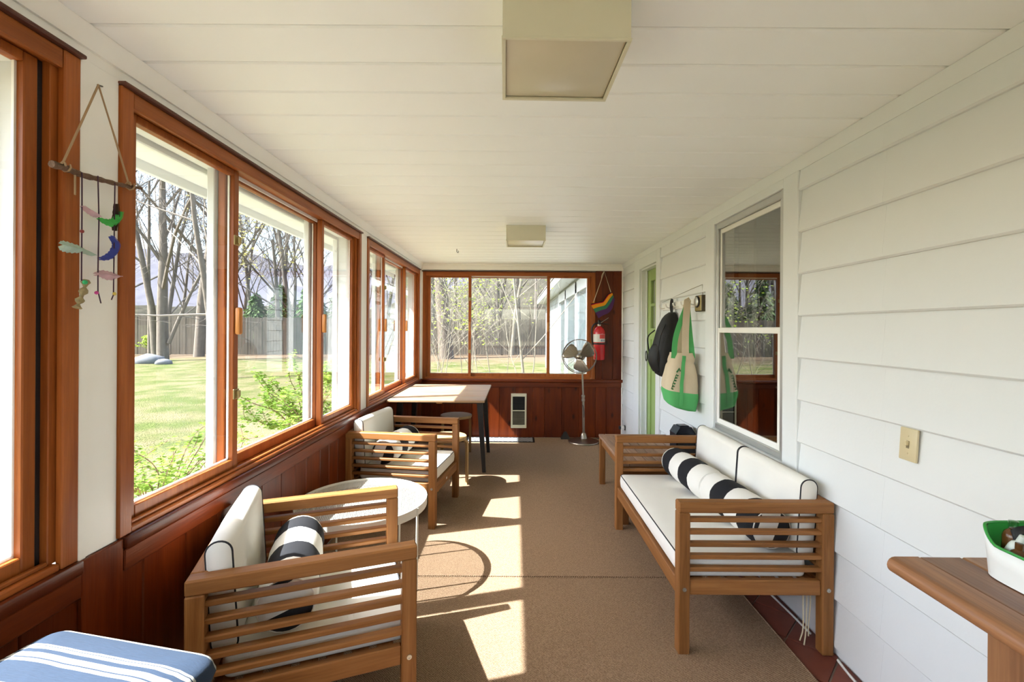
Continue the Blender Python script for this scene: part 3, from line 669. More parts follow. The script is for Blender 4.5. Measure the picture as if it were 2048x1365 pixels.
# black box on it
bx = thing('portable_speaker', 'small glossy black boxy device with a chamfered top on the low teak table', 'speaker', (1.30, 3.52, .449), 4)
obj('body', MB().prism([(-.075, .0), (.075, .0), (.075, .165), (.045, .212), (-.045, .212), (-.075, .165)], 1, -.06, .06), M_blackplastic, bx, None)
obj('top_grip', MB().bbox(-.036, .036, -.040, .040, .211, .220, .004), M_blackplastic, bx); obj('front_panel', MB().bbox(-.066, .066, -.064, -.0605, .01, .155, .001), M_blackmetal, bx); obj('band', MB().bbox(-.077, .077, -.062, .062, .157, .163, .001), M_blackplastic, bx)

# ------------------------------------------------------------------ pedestal fan
fb = Vector(((1168 - VPX) * 5.66 / F, 5.64, .008))
fan = thing('pedestal_fan', 'brushed metal pedestal fan with three broad blades before the far wall', 'fan', fb)
obj('base', MB().lathe([(.185, 0), (.190, .006), (.186, .014), (.15, .026), (.08, .036), (.045, .046), (.038, .07), (.030, .10), (.017, .115)], 40), M_nickel, fan, 30)
obj('pole', MB().tube([(0, 0, .11), (-.008, 0, .55)], .0155, 16), M_nickel, fan, 40); obj('upper_pole', MB().tube([(-.008, 0, .55), (-.024, 0, .96)], .012, 14), M_nickel, fan, 40)
obj('height_collar', MB().lathe([(.016, 0), (.022, .005), (.022, .03), (.018, .034), (.018, .048), (.022, .052), (.022, .075), (.014, .082)], 18, T(-.0085, 0, .50)), M_nickel, fan, 30)
obj('collar_knob', MB().lathe([(.006, 0), (.006, .02), (.013, .022), (.013, .034), (.008, .036)], 12, T(-.008, -.018, .52) @ RX(90)), M_nickel, fan, 30)
hc = Vector((-.078, -.14, 1.068)); Mh = T(*hc) @ RZ(-14) @ RX(94)
obj('motor', MB().lathe([(.02, -.16), (.055, -.155), (.066, -.13), (.066, -.06), (.05, -.045), (.02, -.04)], 24, Mh), M_nickel, fan, 30)
obj('yoke', MB().tube(crv([(-.024, 0, .95), (-.03, .0, 1.0), (-.045, -.02, 1.045), hc + Vector((-.0, .10, .0))], 5), .016, 10), M_nickel, fan, 50)
RG = .205; g = MB()
def ring(r, z, w=.0022): g.tube([Mh @ Vector((r * math.cos(2 * math.pi * k / 40), r * math.sin(2 * math.pi * k / 40), z)) for k in range(40)], w, 5, closed=True)
ring(RG, .0, .0062); ring(RG * .97, -.05, .0045); ring(.052, .052, .0025); ring(.05, -.10, .0025)
for k in range(28):
    a = 2 * math.pi * k / 28; c_, s_ = math.cos(a), math.sin(a)
    g.tube([Mh @ Vector((r * c_, r * s_, z)) for r, z in ((.05, .052), (.12, .045), (.18, .026), (RG, 0))], .0009, 4)
    g.tube([Mh @ Vector((r * c_, r * s_, z)) for r, z in ((RG, 0), (RG * .97, -.05), (.14, -.085), (.05, -.10))], .0009, 4)
obj('guard', g, plain('guard_wire', (.22, .20, .17), .35, 1.0), fan, 60)
for k in range(3):
    Mb = Mh @ RZ(30 + 120 * k) @ T(0, 0, -.02); vs = []; fs = []; nu, nv = 9, 6
    for i in range(nu + 1):
        u = i / nu; r = .03 + .158 * u; wd = .05 + .135 * math.sin(min(1, u * 1.15) * math.pi * .55) * (1 if u < .8 else math.sqrt(max(.02, 1 - ((u - .8) / .2) ** 2)))
        for j in range(nv + 1):
            v = j / nv - .5; vs.append((r, v * wd + .03 * u * u, v * wd * .42))
    for i in range(nu):
        for j in range(nv): a = i * (nv + 1) + j; fs.append((a, a + 1, a + nv + 2, a + nv + 1))
    bb = MB().add(vs, fs, Mb); o = obj('blade', bb, M_nickel, fan, 60); sm = o.modifiers.new('thick', 'SOLIDIFY'); sm.thickness = .0025
obj('hub', MB().lathe([(.034, -.035), (.036, .0), (.034, .03), (.026, .048), (.012, .056), (.001, .057)], 24, Mh, False), M_nickel, fan, 40)
obj('power_cord', MB().tube(crv([(-.014, -.012, .46), (-.004, -.03, .40), (.0, -.02, .33), (.004, .03, .2), (.06, .12, .03), (.16, .16, .004), (.24, .15, .004)], 6), .004, 6), M_blackmetal, fan, 60)
# black pyramid by the wall
b = MB().add([(-.06, -.05, 0), (.06, -.05, 0), (.06, .045, 0), (-.06, .045, 0), (-.012, .03, .082), (.016, .03, .082)], [(3, 2, 1, 0), (0, 1, 5, 4), (1, 2, 5), (2, 3, 4, 5), (3, 0, 4)])
pp = P(1138, 874, 5.79); tag(obj('pest_trap', b, M_blackmetal, None, None, (pp.x - .045, 5.81, .008)), 'small black wedge shaped box on the floor beside the fan base', 'trap')
# wall heater
hx0, hx1 = (1023 - VPX) * YB / F, (1054 - VPX) * YB / F; hz0, hz1 = .128, .572
he = thing('wall_heater', 'cream framed wall heater with dark grille in the low plank panelling', 'heater', ((hx0 + hx1) / 2, YB - .001, hz0)); hw_ = (hx1 - hx0) / 2; H = hz1 - hz0
b = MB(); q = .022
b.bbox(-hw_, hw_, -.022, 0, 0, .04, .003).bbox(-hw_, hw_, -.022, 0, H - .04, H, .003).bbox(-hw_, -hw_ + q, -.022, 0, .04, H - .04, .003).bbox(hw_ - q, hw_, -.022, 0, .04, H - .04, .003).bbox(-hw_ + q, hw_ - q, -.020, 0, H * .5 - .006, H * .5 + .006, .002)
obj('frame', b, M_fix, he); obj('backing', MB().box(-hw_ + q, hw_ - q, -.004, -.001, .04, H - .04), M_blackmetal, he, None)
for k in range(11): z = .05 + k * .0145; pc('louvre', plain('grille_grey', (.14, .125, .09), .5) if k == 0 else bpy.data.materials['grille_grey'], he, -hw_ + q, hw_ - q, -.016, -.006, z, z + .009, .002)
for k in range(11): z = H * .5 + .012 + k * .0145; pc('louvre', M_blackmetal, he, -hw_ + q, hw_ - q, -.014, -.006, z, z + .008, .002)
# door mat by the far wall
def mat_mat():
    m, n, l, b = mat('patterned_mat'); tc = n.new('ShaderNodeTexCoord'); sx = n.new('ShaderNodeSeparateXYZ'); l.new(tc.outputs['Object'], sx.inputs[0])
    w = n.new('ShaderNodeMath'); w.operation = 'PINGPONG'; w.inputs[1].default_value = .06; l.new(sx.outputs['X'], w.inputs[0])
    ad = n.new('ShaderNodeMath'); ad.operation = 'MULTIPLY_ADD'; ad.inputs[1].default_value = .9; l.new(w.outputs[0], ad.inputs[0]); l.new(sx.outputs['Y'], ad.inputs[2])
    p = n.new('ShaderNodeMath'); p.operation = 'PINGPONG'; p.inputs[1].default_value = .022; l.new(ad.outputs[0], p.inputs[0])
    g = n.new('ShaderNodeMath'); g.operation = 'GREATER_THAN'; g.inputs[1].default_value = .013; l.new(p.outputs[0], g.inputs[0])
    mx = n.new('ShaderNodeMix'); mx.data_type = 'RGBA'; mx.inputs[6].default_value = (.03, .035, .045, 1); mx.inputs[7].default_value = (.36, .36, .36, 1); l.new(g.outputs[0], mx.inputs[0]); l.new(mx.outputs[2], b.inputs['Base Color']); b.inputs['Roughness'].default_value = .9; return m
M_mat = mat_mat()
dm = thing('door_mat', 'dark rubber mat with pale zigzag pattern lying below the wall heater', 'mat', (-.17, 5.71, .0078))
obj('pad', MB().bbox(-.56, .40, -.10, .10, 0, .008, .003), M_mat, dm); b = MB(); b.bbox(-.58, .42, -.12, -.101, 0, .010, .003).bbox(-.58, .42, .101, .12, 0, .010, .003).bbox(-.58, -.561, -.10, .10, 0, .010, .003).bbox(.401, .42, -.10, .10, 0, .010, .003); obj('border', b, M_blackmetal, dm)

# ------------------------------------------------------------------ fire extinguisher
ep = P(1198, 720, YB - .085); ex = thing('fire_extinguisher', 'red fire extinguisher with white label hung on the redwood panel', 'extinguisher', (ep.x, YB - .085, ep.z)); r = .072
obj('cylinder', MB().lathe([(r * .93, 0), (r, .012), (r, .335), (r * .96, .365), (r * .78, .395), (r * .45, .418), (.02, .428)], 28), M_red, ex, 35)
obj('label', MB().lathe([(r + .0012, .225), (r + .0012, .325)], 28, None, False), plain('label_white', (.75, .73, .66), .5), ex, 80)
b = MB()
for k in range(8):
    a0, a1_ = R(-95 + 70 * k / 8), R(-95 + 70 * (k + 1) / 8); b.add([((r + .0022) * math.cos(a0), (r + .0022) * math.sin(a0), .270), ((r + .0022) * math.cos(a1_), (r + .0022) * math.sin(a1_), .270), ((r + .0022) * math.cos(a1_), (r + .0022) * math.sin(a1_), .322), ((r + .0022) * math.cos(a0), (r + .0022) * math.sin(a0), .322)], [(0, 1, 2, 3)])
obj('label_panel', b, plain('label_red', (.6, .05, .04), .5), ex, 80)
b = MB()
for (a_, w_) in ((-82, 10), (-66, 8), (-50, 10)):
    a0, a1_ = R(a_), R(a_ + w_); q = r + .0022; b.add([(q * math.cos(a0), q * math.sin(a0), .236), (q * math.cos(a1_), q * math.sin(a1_), .236), (q * math.cos(a1_), q * math.sin(a1_), .258), (q * math.cos(a0), q * math.sin(a0), .258)], [(0, 1, 2, 3)])
obj('label_icons', b, plain('label_blue', (.12, .2, .45), .5), ex, 80)
obj('strap', MB().lathe([(r + .001, .195), (r + .004, .197), (r + .004, .213), (r + .001, .215)], 28, None, False), M_blackmetal, ex, 40)
obj('bracket', MB().bbox(-.02, .02, r - .004, r + .0125, .1, .40, .002), M_blackmetal, ex)
obj('valve', MB().lathe([(.02, .425), (.022, .43), (.022, .45), (.014, .458), (.014, .475)], 16), M_steel, ex, 35); obj('gauge', MB().lathe([(.017, 0), (.017, .014), (.013, .018)], 16, T(0, -.02, .462) @ RX(90)), M_blackmetal, ex)
obj('handle', MB().tube([(-.01, 0, .478), (.03, -.004, .49), (.10, -.01, .508)], .008, 6, flat=.6), M_blackmetal, ex); obj('lever', MB().tube([(0, 0, .472), (.04, -.004, .458), (.115, -.01, .452)], .008, 6, flat=.6), M_blackmetal, ex); obj('top_cap', MB().lathe([(.014, .475), (.018, .48), (.018, .498), (.008, .506)], 14), M_blackmetal, ex)
obj('pull_pin', MB().tube([(.02, -.012, .47), (.115, -.02, .535)], .0028, 6), M_steel, ex)
obj('hose', MB().tube(crv([(-.015, 0, .465), (-.06, -.01, .452), (-.092, -.012, .40), (-.094, -.01, .30), (-.086, -.005, .215), (-.08, -.005, .19)], 6), .011, 8), M_blackmetal, ex, 60)
# ------------------------------------------------------------------ rainbow bag on a cord
rb = thing('rainbow_pouch', 'rainbow striped fabric pouch hanging by a cord above the extinguisher', 'pouch', (0, YB - .03, 0))
stripes = [((.55, .02, .03), 'red'), ((.75, .30, .02), 'yellow'), ((.05, .19, .10), 'green'), ((.09, .035, .12), 'purple')]
def pxz(px, py): p = P(px, py, YB - .03); return p.x, p.z
top_c = [(1181.5, 609), (1190, 606.5), (1199, 605), (1206, 603), (1211, 596), (1217, 588.5), (1224, 585)]
bot_c = [(1197, 637), (1203, 633), (1209, 630), (1216, 627), (1222, 621), (1226, 613), (1229.5, 600)]
lev = [0, .09, .33, .60, 1]; T_ = [crv([(*p, 0) for p in top_c], 4), crv([(*p, 0) for p in bot_c], 4)]
for s_i, (c, nm) in enumerate(stripes):
    vs = []; fs = []; nn = len(T_[0]); m_ = 4
    for side in (-1, 1):
        for i in range(nn):
            for j in range(m_ + 1):
                u = lev[s_i] + (lev[s_i + 1] - lev[s_i]) * j / m_; q = T_[0][i].lerp(T_[1][i], u); x, z = pxz(q.x, q.y)
                e = math.sin(math.pi * min(max(i / (nn - 1), .02), .98)) ** .5 * math.sin(math.pi * min(max(u, .03), .97)) ** .5; vs.append((x, side * .018 * e, z))
    for side in range(2):
        o_ = side * nn * (m_ + 1)
        for i in range(nn - 1):
            for j in range(m_): a = o_ + i * (m_ + 1) + j; fs.append((a, a + 1, a + m_ + 2, a + m_ + 1))
    obj(nm + '_stripe', MB().add(vs, fs), plain('pouch_' + nm, c, .9, spec=.15, bump=.2, bscale=200), rb, 80)
pa = P(1208.5, 543, YB - .03); p1_ = P(1187, 605, YB - .03); p2_ = P(1222, 586, YB - .03)
lc = lambda p: (p.x, 0, p.z)
obj('cord', MB().tube([lc(p1_), lc(pa), lc(p2_)], .0045, 6), M_cordl, rb, 60); obj('cord_end', MB().tube(crv([lc(pa), (pa.x - .03, -.006, pa.z - .05), (pa.x - .035, -.006, pa.z - .10)], 4), .004, 6), M_cordl, rb, 60)
obj('knot', MB().lathe([(.004, -.01), (.011, -.004), (.011, .004), (.004, .01)], 10, T(p1_.x, 0, p1_.z)), plain('pouch_knot', (.75, .3, .03), .9), rb, 60); obj('zip', MB().tube([(pxz(q.x, q.y)[0], -.004, pxz(q.x, q.y)[1]) for q in T_[0]], .005, 6), M_black, rb, 60)
obj('nail', MB().tube([(pa.x, .025, pa.z + .003), (pa.x, -.01, pa.z + .006)], .003, 6), M_steel, rb)
# corner gadgets: white sensor with black ends at the right corner
sg = P(1247, 856, 5.70); g_ = thing('door_bracket', 'small white and black fitting low on the far wall corner', 'bracket', (1.356, 5.70, sg.z))
obj('body', MB().bbox(-.022, .018, -.03, .03, -.022, .022, .008, 2), M_white, g_); obj('end', MB().bbox(-.05, -.023, -.016, .016, -.02, .02, .004), M_blackmetal, g_); obj('plate', MB().bbox(.019, .030, -.018, .018, -.03, .03, .002), M_blackmetal, g_)

# ------------------------------------------------------------------ coat rail, backpack, tote, thermostat, wires
cr = thing('coat_rail', 'white peg rail on the clapboard wall holding the bags', 'rail', (1.385, 3.83, 1.612))
pc('board', M_white, cr, -.010, .003, -.402, .42, -.032, .032, .004)
for k in range(5):
    yy = -.36 + .18 * k
    obj('hook', MB().tube(crv([(-.006, yy, -.012), (-.03, yy, -.016), (-.052, yy, -.006), (-.058, yy, .018)], 5), .006, 8), M_white, cr, 60)
def soft(poly_fn, nz, na):
    """closed shell from rings: poly_fn(t) -> (cx,cy,z,rx,ry,power)"""
    vs = []; fs = []
    for i in range(nz + 1):
        cx, cy, z, rx, ry, pw = poly_fn(i / nz)
        for k in range(na):
            a = 2 * math.pi * k / na; c, s = math.cos(a), math.sin(a)
            vs.append((cx + rx * math.copysign(abs(c) ** pw, c), cy + ry * math.copysign(abs(s) ** pw, s), z))
    for i in range(nz):
        for k in range(na): k2 = (k + 1) % na; fs.append((i * na + k, i * na + k2, (i + 1) * na + k2, (i + 1) * na + k))
    fs += [tuple(range(na))[::-1], tuple(range(nz * na, (nz + 1) * na))]
    return MB().add(vs, fs)
def lerp_tab(tab, t):
    for a, b in zip(tab, tab[1:]):
        if t <= b[0]: u = (t - a[0]) / (b[0] - a[0] + 1e-9); return [p + (q - p) * u for p, q in zip(a, b)]
    return tab[-1]
bp = thing('backpack', 'black nylon backpack hanging from the white peg rail beside the green door', 'backpack', (1.295, 3.93, 1.0))
tabp = [(0, 0, .0, .02, .05, .07), (.05, 0, .01, .07, .10), (.25, -.005, .09, .085, .13), (.5, 0, .27, .085, .145), (.75, .015, .42, .07, .13), (.92, .04, .52, .05, .085), (1, .06, .56, .02, .03)]
tabp = [(0, .01, .0, .045, .075), (.04, .0, .015, .07, .105), (.2, -.004, .10, .088, .135), (.5, 0, .27, .088, .15), (.75, .018, .41, .07, .135), (.92, .045, .52, .05, .09), (1, .06, .555, .022, .035)]
def fbp(t): q = lerp_tab(tabp, t); return (q[1], 0, q[2] + .0, q[3], q[4], .65)
obj('pack_body', soft(fbp, 18, 28), M_bpk, bp, 70)
obj('front_pocket', soft(lambda t: (-.055 - .018 * math.sin(math.pi * t), .01, .04 + .24 * t, .03 + .025 * math.sin(math.pi * t), .09 + .025 * math.sin(math.pi * t), .6), 10, 22), M_bpk, bp, 70)
obj('hang_loop', MB().tube(crv([(.055, .0, .54), (.05, .012, .60), (.055, .014, .655), (.06, .0, .66), (.058, -.014, .64), (.055, -.01, .54)], 5), .012, 6, flat=.5), M_bpk, bp, 60)
obj('zip_line', MB().tube(crv([(-.09, -.07, .08), (-.098, -.115, .2), (-.078, -.12, .34), (-.03, -.10, .45)], 6), .004, 5), M_blackmetal, bp, 60)
obj('shoulder_strap', MB().tube(crv([(-.06, .09, .40), (-.11, .12, .34), (-.10, .14, .24), (-.085, .12, .16)], 6), .011, 6, flat=.5), M_bpk, bp, 60); obj('strap_ring', MB().tube([(-.125, .12 + .025 * math.cos(2 * math.pi * k / 12), .17 + .045 * math.sin(2 * math.pi * k / 12)) for k in range(12)], .004, 5, closed=True), M_blackmetal, bp, 60)
tb = thing('tote_bag', 'natural canvas tote bag with green base and straps on the peg rail', 'bag', (1.257, 3.47, .850))
tabt = [(0, 0, 0, .07, .07), (.03, 0, .01, .105, .10), (.2, 0, .085, .124, .112), (.45, 0, .19, .114, .105), (.75, .005, .29, .094, .09), (.92, .01, .355, .074, .08), (1, .01, .38, .078, .084)]
def ft(a, b, grow=0):
    def f(t):
        q = lerp_tab(tabt, a + (b - a) * t); wv = .006 * math.sin(q[2] * 60); sl = -.09 * max(0, 1 - q[2] / .14)
        return (q[1], 0, q[2], q[3] + grow + wv * (q[2] > .3), q[4] + grow + wv * (q[2] > .3), .55)
    return f
def shear(mb):    # the base hangs lower on the side near the camera
    for v in mb.v:
        k = max(0, 1 - v.z / .2); v.z -= k * (.03 - v.y * .20 + v.x * .26)
        if v.z > .12: v.x += .006 * math.sin(v.y * 55) ; v.y += .004 * math.sin(v.z * 50)
    return mb
obj('green_base', shear(soft(ft(0, .26, .0015), 8, 36)), M_green, tb, 70); obj('canvas_body', shear(soft(ft(.25, 1), 14, 36)), M_tote, tb, 70)
def strap(pts, mt, w=.020):
    """flat ribbon with thickness"""
    pts = crv(pts, 6); b = MB(); n = len(pts); vs = []; fs = []
    for i, p in enumerate(pts):
        t = (pts[min(i + 1, n - 1)] - pts[max(i - 1, 0)]).normalized(); s = Vector((0, 1, 0)).cross(t).normalized(); nn = t.cross(s)
        for (a, c) in ((-1, -1), (1, -1), (1, 1), (-1, 1)): vs.append(p + s * (w * a) + nn * (.0015 * c))
    for i in range(n - 1):
        for q in range(4): fs.append((i * 4 + q, i * 4 + (q + 1) % 4, i * 4 + 4 + (q + 1) % 4, i * 4 + 4 + q))
    fs += [(0, 1, 2, 3), tuple(range(4 * n - 4, 4 * n))[::-1]]
    return b.add(vs, fs)
obj('front_strap', strap([(-.070, -.070, .34), (-.045, -.055, .52), (.050, -.012, .745), (.058, .006, .745), (.062, -.03, .55), (.070, -.072, .34)], M_green), M_green, tb, 60)
obj('rear_strap', strap([(.02, .078, .35), (.035, .05, .56), (.056, .006, .752), (.050, -.012, .752), (.02, -.062, .54), (.01, -.086, .35)], M_tote, .026), M_tote, tb, 60)
obj('side_band', shear(strap([(-.030, -.114, .03), (-.028, -.116, .085), (-.022, -.109, .19), (-.012, -.094, .29), (-.006, -.088, .36)], M_green, .013)), M_green, tb, 60)
pm = MB()
wv = []
for k in range(26):
    u = k / 25; ph = k * 1.45; x_ = -.092 + .036 * u + .010 * math.sin(ph); z_ = .120 + .105 * u + .008 * math.cos(ph * 1.0) - .004 * math.sin(2 * ph)
    wv.append((x_, -.0985 - .008 * (x_ + .092) / .05, z_))
pm.tube(crv(wv, 3), .0026, 5)
pm.tube([(-.062, -.097, .238), (-.040, -.101, .268), (-.036, -.101, .246)], .006, 5)
obj('printed_mark', shear(pm), plain('tote_print', (.03, .16, .05), .8), tb, 60)
tm = thing('thermostat', 'old brass coloured box with a round dial on the clapboard wall beside the window', 'thermostat', (1.389, 3.362, 1.60))
obj('box', MB().bbox(-.035, .0, -.06, .06, -.06, .06, .003), plain('dark_bronze', (.06, .045, .02), .5), tm); obj('cover_plate', MB().bbox(-.040, -.0355, -.056, .056, -.056, .056, .002), M_brass, tm); obj('dial', MB().lathe([(.036, 0), (.036, .01), (.03, .014), (.001, .015)], 24, T(-.0405, .008, .012) @ RY(-90)), M_steel, tm, 40); obj('dial_ring', MB().tube([(-.043, .008 + .040 * math.cos(2 * math.pi * k / 24), .012 + .040 * math.sin(2 * math.pi * k / 24)) for k in range(24)], .004, 6, closed=True), M_blackmetal, tm, 60)
tag(obj('thin_wire', MB().tube([(1.384, 3.362, 1.665), (1.383, 3.362, 1.74), (1.383, 3.6, 1.722), (1.383, 4.1, 1.676), (1.385, 4.28, 1.66)], .0022, 5), plain('grey_wire', (.25, .24, .20), .6), None, 60), 'thin grey wire running from the brass thermostat along the clapboards', 'wire')
# ------------------------------------------------------------------ light switch
sp_ = thing('light_switch', 'beige toggle switch plate on the white clapboard wall above the console', 'switch', (1.386, 1.595, 1.005), rot=(0, R(3.5), 0))
obj('plate', MB().bbox(-.007, .002, -.035, .035, -.057, .057, .003, 2), M_beige, sp_); obj('toggle', MB().bbox(-.019, -.0065, -.005, .005, -.004, .012, .002), M_beige, sp_); obj('slot', MB().bbox(-.0078, -.0068, -.006, .006, -.013, .013, 0), plain('slot_shadow', (.2, .16, .09), .6), sp_)
for z in (-.03, .03): obj('screw', MB().lathe([(.0035, 0), (.0035, .0015), (.001, .002)], 10, T(-.007, 0, z) @ RY(-90)), M_beige, sp_)
# ------------------------------------------------------------------ cables along the wall base
tag(obj('floor_cable', MB().tube(crv([(1.30, 2.75, .004), (1.35, 2.55, .004), (1.368, 2.30, .004), (1.372, 2.10, .004)], 6), .005, 6), M_wirew, None, 60), 'white cable on the red tiles behind the sofa legs', 'cable')
tag(obj('floor_cable', MB().tube(crv([(1.378, 1.93, .005), (1.366, 1.85, .005), (1.358, 1.72, .005), (1.34, 1.5, .005)], 6), .0055, 6), M_wirew, None, 60), 'white cable on the red tiles in front of the sofa, at the picture bottom', 'cable')

# ------------------------------------------------------------------ console table and tub
CH = .86; cx0, cy1 = .898, 1.095
cs = thing('console_table', 'oiled wooden console table with rounded edge against the clapboard wall', 'table', (0, 0, 0))
def nose(axis):
    pts = []
    for k in range(9): a = R(90 + 180 * k / 8); pts.append((.019 + .019 * math.cos(a), .019 * math.sin(a)))
    return pts
b = MB(); b.prism([(cx0 + p, CH - .019 + q) for p, q in nose(0)] + [(cx0 + .075, CH - .038), (cx0 + .075, CH)], 1, -.10, cy1); obj('edge_board', b, WOOD['console']['Y'], cs, 40)
xs_ = cx0 + .076
for k in range(4):
    w = (1.384 - xs_) / (4 - k) ; pc('top_board', 'console', cs, xs_, xs_ + w - .003, -.10, cy1, CH - .034, CH, .003); xs_ += w
for yy in (.86, .02): 
    pc('leg', 'console', cs, cx0 + .028, cx0 + .085, yy - .032, yy + .032, .0085, CH - .04, .004); pc('leg', 'console', cs, 1.31, 1.365, yy - .032, yy + .032, .0005, CH - .04, .004)
    pc('cross_rail', 'console', cs, cx0 + .086, 1.309, yy - .02, yy + .02, CH - .13, CH - .04, .003)
TX, TY = 1.186, .896
tub = thing('storage_tub', 'white tub with green lining holding bottles on the console table', 'tub', (TX, TY, CH + .001)); a_, b_ = .142, .146
def tubshell(off, hgt, mt, nm):
    n_ = 72; vs = []; fs = []
    for zf, sc_ in ((0, .955), (.5, .975), (1, 1.0)):
        for k in range(n_):
            a = 2 * math.pi * k / n_; c, s_ = math.cos(a), math.sin(a); px_, py_ = math.copysign(abs(c) ** .32, c), math.copysign(abs(s_) ** .32, s_)
            side = max(0, min(1, (-px_ - .8) / .15)); u = max(0, min(1, (.97 - py_) / .35)); u = u * u * (3 - 2 * u); dip = 1 - .30 * u * side
            vs.append((px_ * (a_ + off) * sc_, py_ * (b_ + off) * sc_, .001 + hgt * zf * (dip if zf > 0 else 1)))
    for l_ in range(2):
        for k in range(n_): k2 = (k + 1) % n_; fs.append((l_ * n_ + k, l_ * n_ + k2, (l_ + 1) * n_ + k2, (l_ + 1) * n_ + k))
    fs.append(tuple(range(n_))[::-1]); return obj(nm, MB().add(vs, fs), mt, tub, 50), vs[2 * n_:]
o, rim_ = tubshell(0, .106, plain('tub_white', (.80, .82, .82), .3), 'shell'); o.modifiers.new('thick', 'SOLIDIFY').thickness = .003
o, _r = tubshell(-.005, .105, plain('tub_green', (.03, .30, .05), .35), 'lining')
obj('rim_edge', MB().tube([(p[0] * .988, p[1] * .988, p[2]) for p in rim_], .0032, 6, closed=True), bpy.data.materials['tub_green'], tub, 60)
def bottle(x, y, z, tilt, rz, label, h_, r_, mt, capm):
    t = thing('bottle', label, 'bottle', (TX + x, TY + y, CH + .006 + z), rot=(R(tilt), 0, R(rz)))
    obj('body', MB().lathe([(r_ * .9, 0), (r_, .006), (r_, h_ * .7), (r_ * .85, h_ * .78), (r_ * .4, h_ * .84), (r_ * .4, h_ * .86)], 18), mt, t, 35); obj('cap', MB().lathe([(r_ * .48, h_ * .84), (r_ * .5, h_ * .86), (r_ * .5, h_ * .99), (r_ * .3, h_)], 16), capm, t, 35)
M_cloud = plain('cloudy_plastic', (.62, .68, .65), .3); M_amber = plain('amber_plastic', (.10, .04, .012), .2); M_teal = plain('teal_plastic', (.03, .32, .33), .3)
bottle(-.112, .112, .006, 24, 12, 'cloudy plastic bottle leaning in the corner of the tub', .105, .013, M_cloud, M_cloud)
bottle(-.088, .110, .0, 3, 0, 'clear capped bottle standing at the back of the tub', .122, .017, M_amber, M_frost)
bottle(-.114, .074, .0, 3, 20, 'dark amber bottle in the middle of the tub', .088, .014, M_amber, M_amber)
bottle(-.086, .066, .0, 2, 0, 'cloudy wide bottle standing behind the dark strap', .118, .019, M_cloud, M_cloud)
bottle(-.116, .034, .0, 2, 0, 'teal bottle at the low side of the tub', .082, .015, M_teal, M_teal)
tag(obj('dark_strap', MB().tube(crv([(1.088, .995, CH + .05), (1.088, .995, CH + .085), (1.098, .985, CH + .112), (1.15, .955, CH + .125), (1.19, .94, CH + .115)], 6), .010, 6, flat=.35), M_bpk, None, 60), 'dark strap looping over the bottles in the tub', 'strap')

# ------------------------------------------------------------------ stacked striped cushions on a bench
def stripe_mat():
    m, n, l, b = mat('navy_stripe'); tc = n.new('ShaderNodeTexCoord'); sx = n.new('ShaderNodeSeparateXYZ'); l.new(tc.outputs['Object'], sx.inputs[0])
    nz = n.new('ShaderNodeTexNoise'); nz.inputs['Scale'].default_value = 6; l.new(tc.outputs['Object'], nz.inputs['Vector'])
    ad = n.new('ShaderNodeMath'); ad.operation = 'MULTIPLY_ADD'; ad.inputs[1].default_value = .012; l.new(nz.outputs[0], ad.inputs[0]); l.new(sx.outputs['Y'], ad.inputs[2])
    md = n.new('ShaderNodeMath'); md.operation = 'FLOORED_MODULO'; md.inputs[1].default_value = .108; l.new(ad.outputs[0], md.inputs[0])
    rp = n.new('ShaderNodeValToRGB'); rp.color_ramp.interpolation = 'CONSTANT'; dv = n.new('ShaderNodeMath'); dv.operation = 'DIVIDE'; dv.inputs[1].default_value = .108; l.new(md.outputs[0], dv.inputs[0]); l.new(dv.outputs[0], rp.inputs[0])
    navy = (.020, .040, .080, 1); wht = (.46, .46, .43, 1); E = rp.color_ramp.elements; E[0].position = 0; E[0].color = navy
    for pos, c in ((.50, wht), (.58, navy), (.61, wht), (.74, navy), (.80, navy), (.84, wht), (.92, navy), (.94, wht)):
        e = E.new(pos); e.color = c
    E[-1].position = .985; E[-1].color = navy
    wv = n.new('ShaderNodeTexNoise'); wv.inputs['Scale'].default_value = 350; mp = n.new('ShaderNodeMapping'); mp.inputs['Scale'].default_value = (.12, 1, 1); l.new(tc.outputs['Object'], mp.inputs['Vector']); l.new(mp.outputs[0], wv.inputs['Vector'])
    mx = n.new('ShaderNodeMix'); mx.data_type = 'RGBA'; mx.blend_type = 'MULTIPLY'; mx.inputs[0].default_value = .35; l.new(rp.outputs[0], mx.inputs[6]); l.new(wv.outputs[0], mx.inputs[7]); l.new(mx.outputs[2], b.inputs['Base Color']); b.inputs['Roughness'].default_value = .9
    bpn = n.new('ShaderNodeBump'); bpn.inputs['Strength'].default_value = .2; bpn.inputs['Distance'].default_value = .003; l.new(wv.outputs[0], bpn.inputs['Height']); l.new(bpn.outputs[0], b.inputs['Normal']); return m
M_stripe = stripe_mat()
bn = thing('low_bench', 'low teak bench carrying the stack of striped cushions', 'bench', (-.93, .80, 0), -8)
for k in range(5): pc('seat_slat', 'teak', bn, -.23 + .093 * k, -.23 + .093 * k + .086, -.28, .28, 0.402, .423, .003)
for sx in (-1, 1):
    for sy in (-1, 1): pc('leg', 'teak', bn, sx * .2 - .022, sx * .2 + .022, sy * .25 - .022, sy * .25 + .022, .0085, .401, .003)
zc = .424
for k, th in enumerate((.060, .060, .060, .060)):
    Mc = T(-.935 + .004 * ((k * 7) % 3 - 1), .795 + (.004 if k % 2 else -.002), zc) @ RZ(-13 + (k % 2) * 1.5)
    cushion('striped_cushion', 'navy and white striped cushion ' + ('on top of the stack in the foreground' if k == 3 else ['at the bottom of the foreground stack', 'second from the bottom of the foreground stack', 'directly below the top striped cushion'][k]), 'cushion', .475, .56, th, Mc, 'stacked striped cushions', M_stripe, dome=.016 if k == 3 else 0, piping=False, rr=.045, er=.022); zc += th + .0015

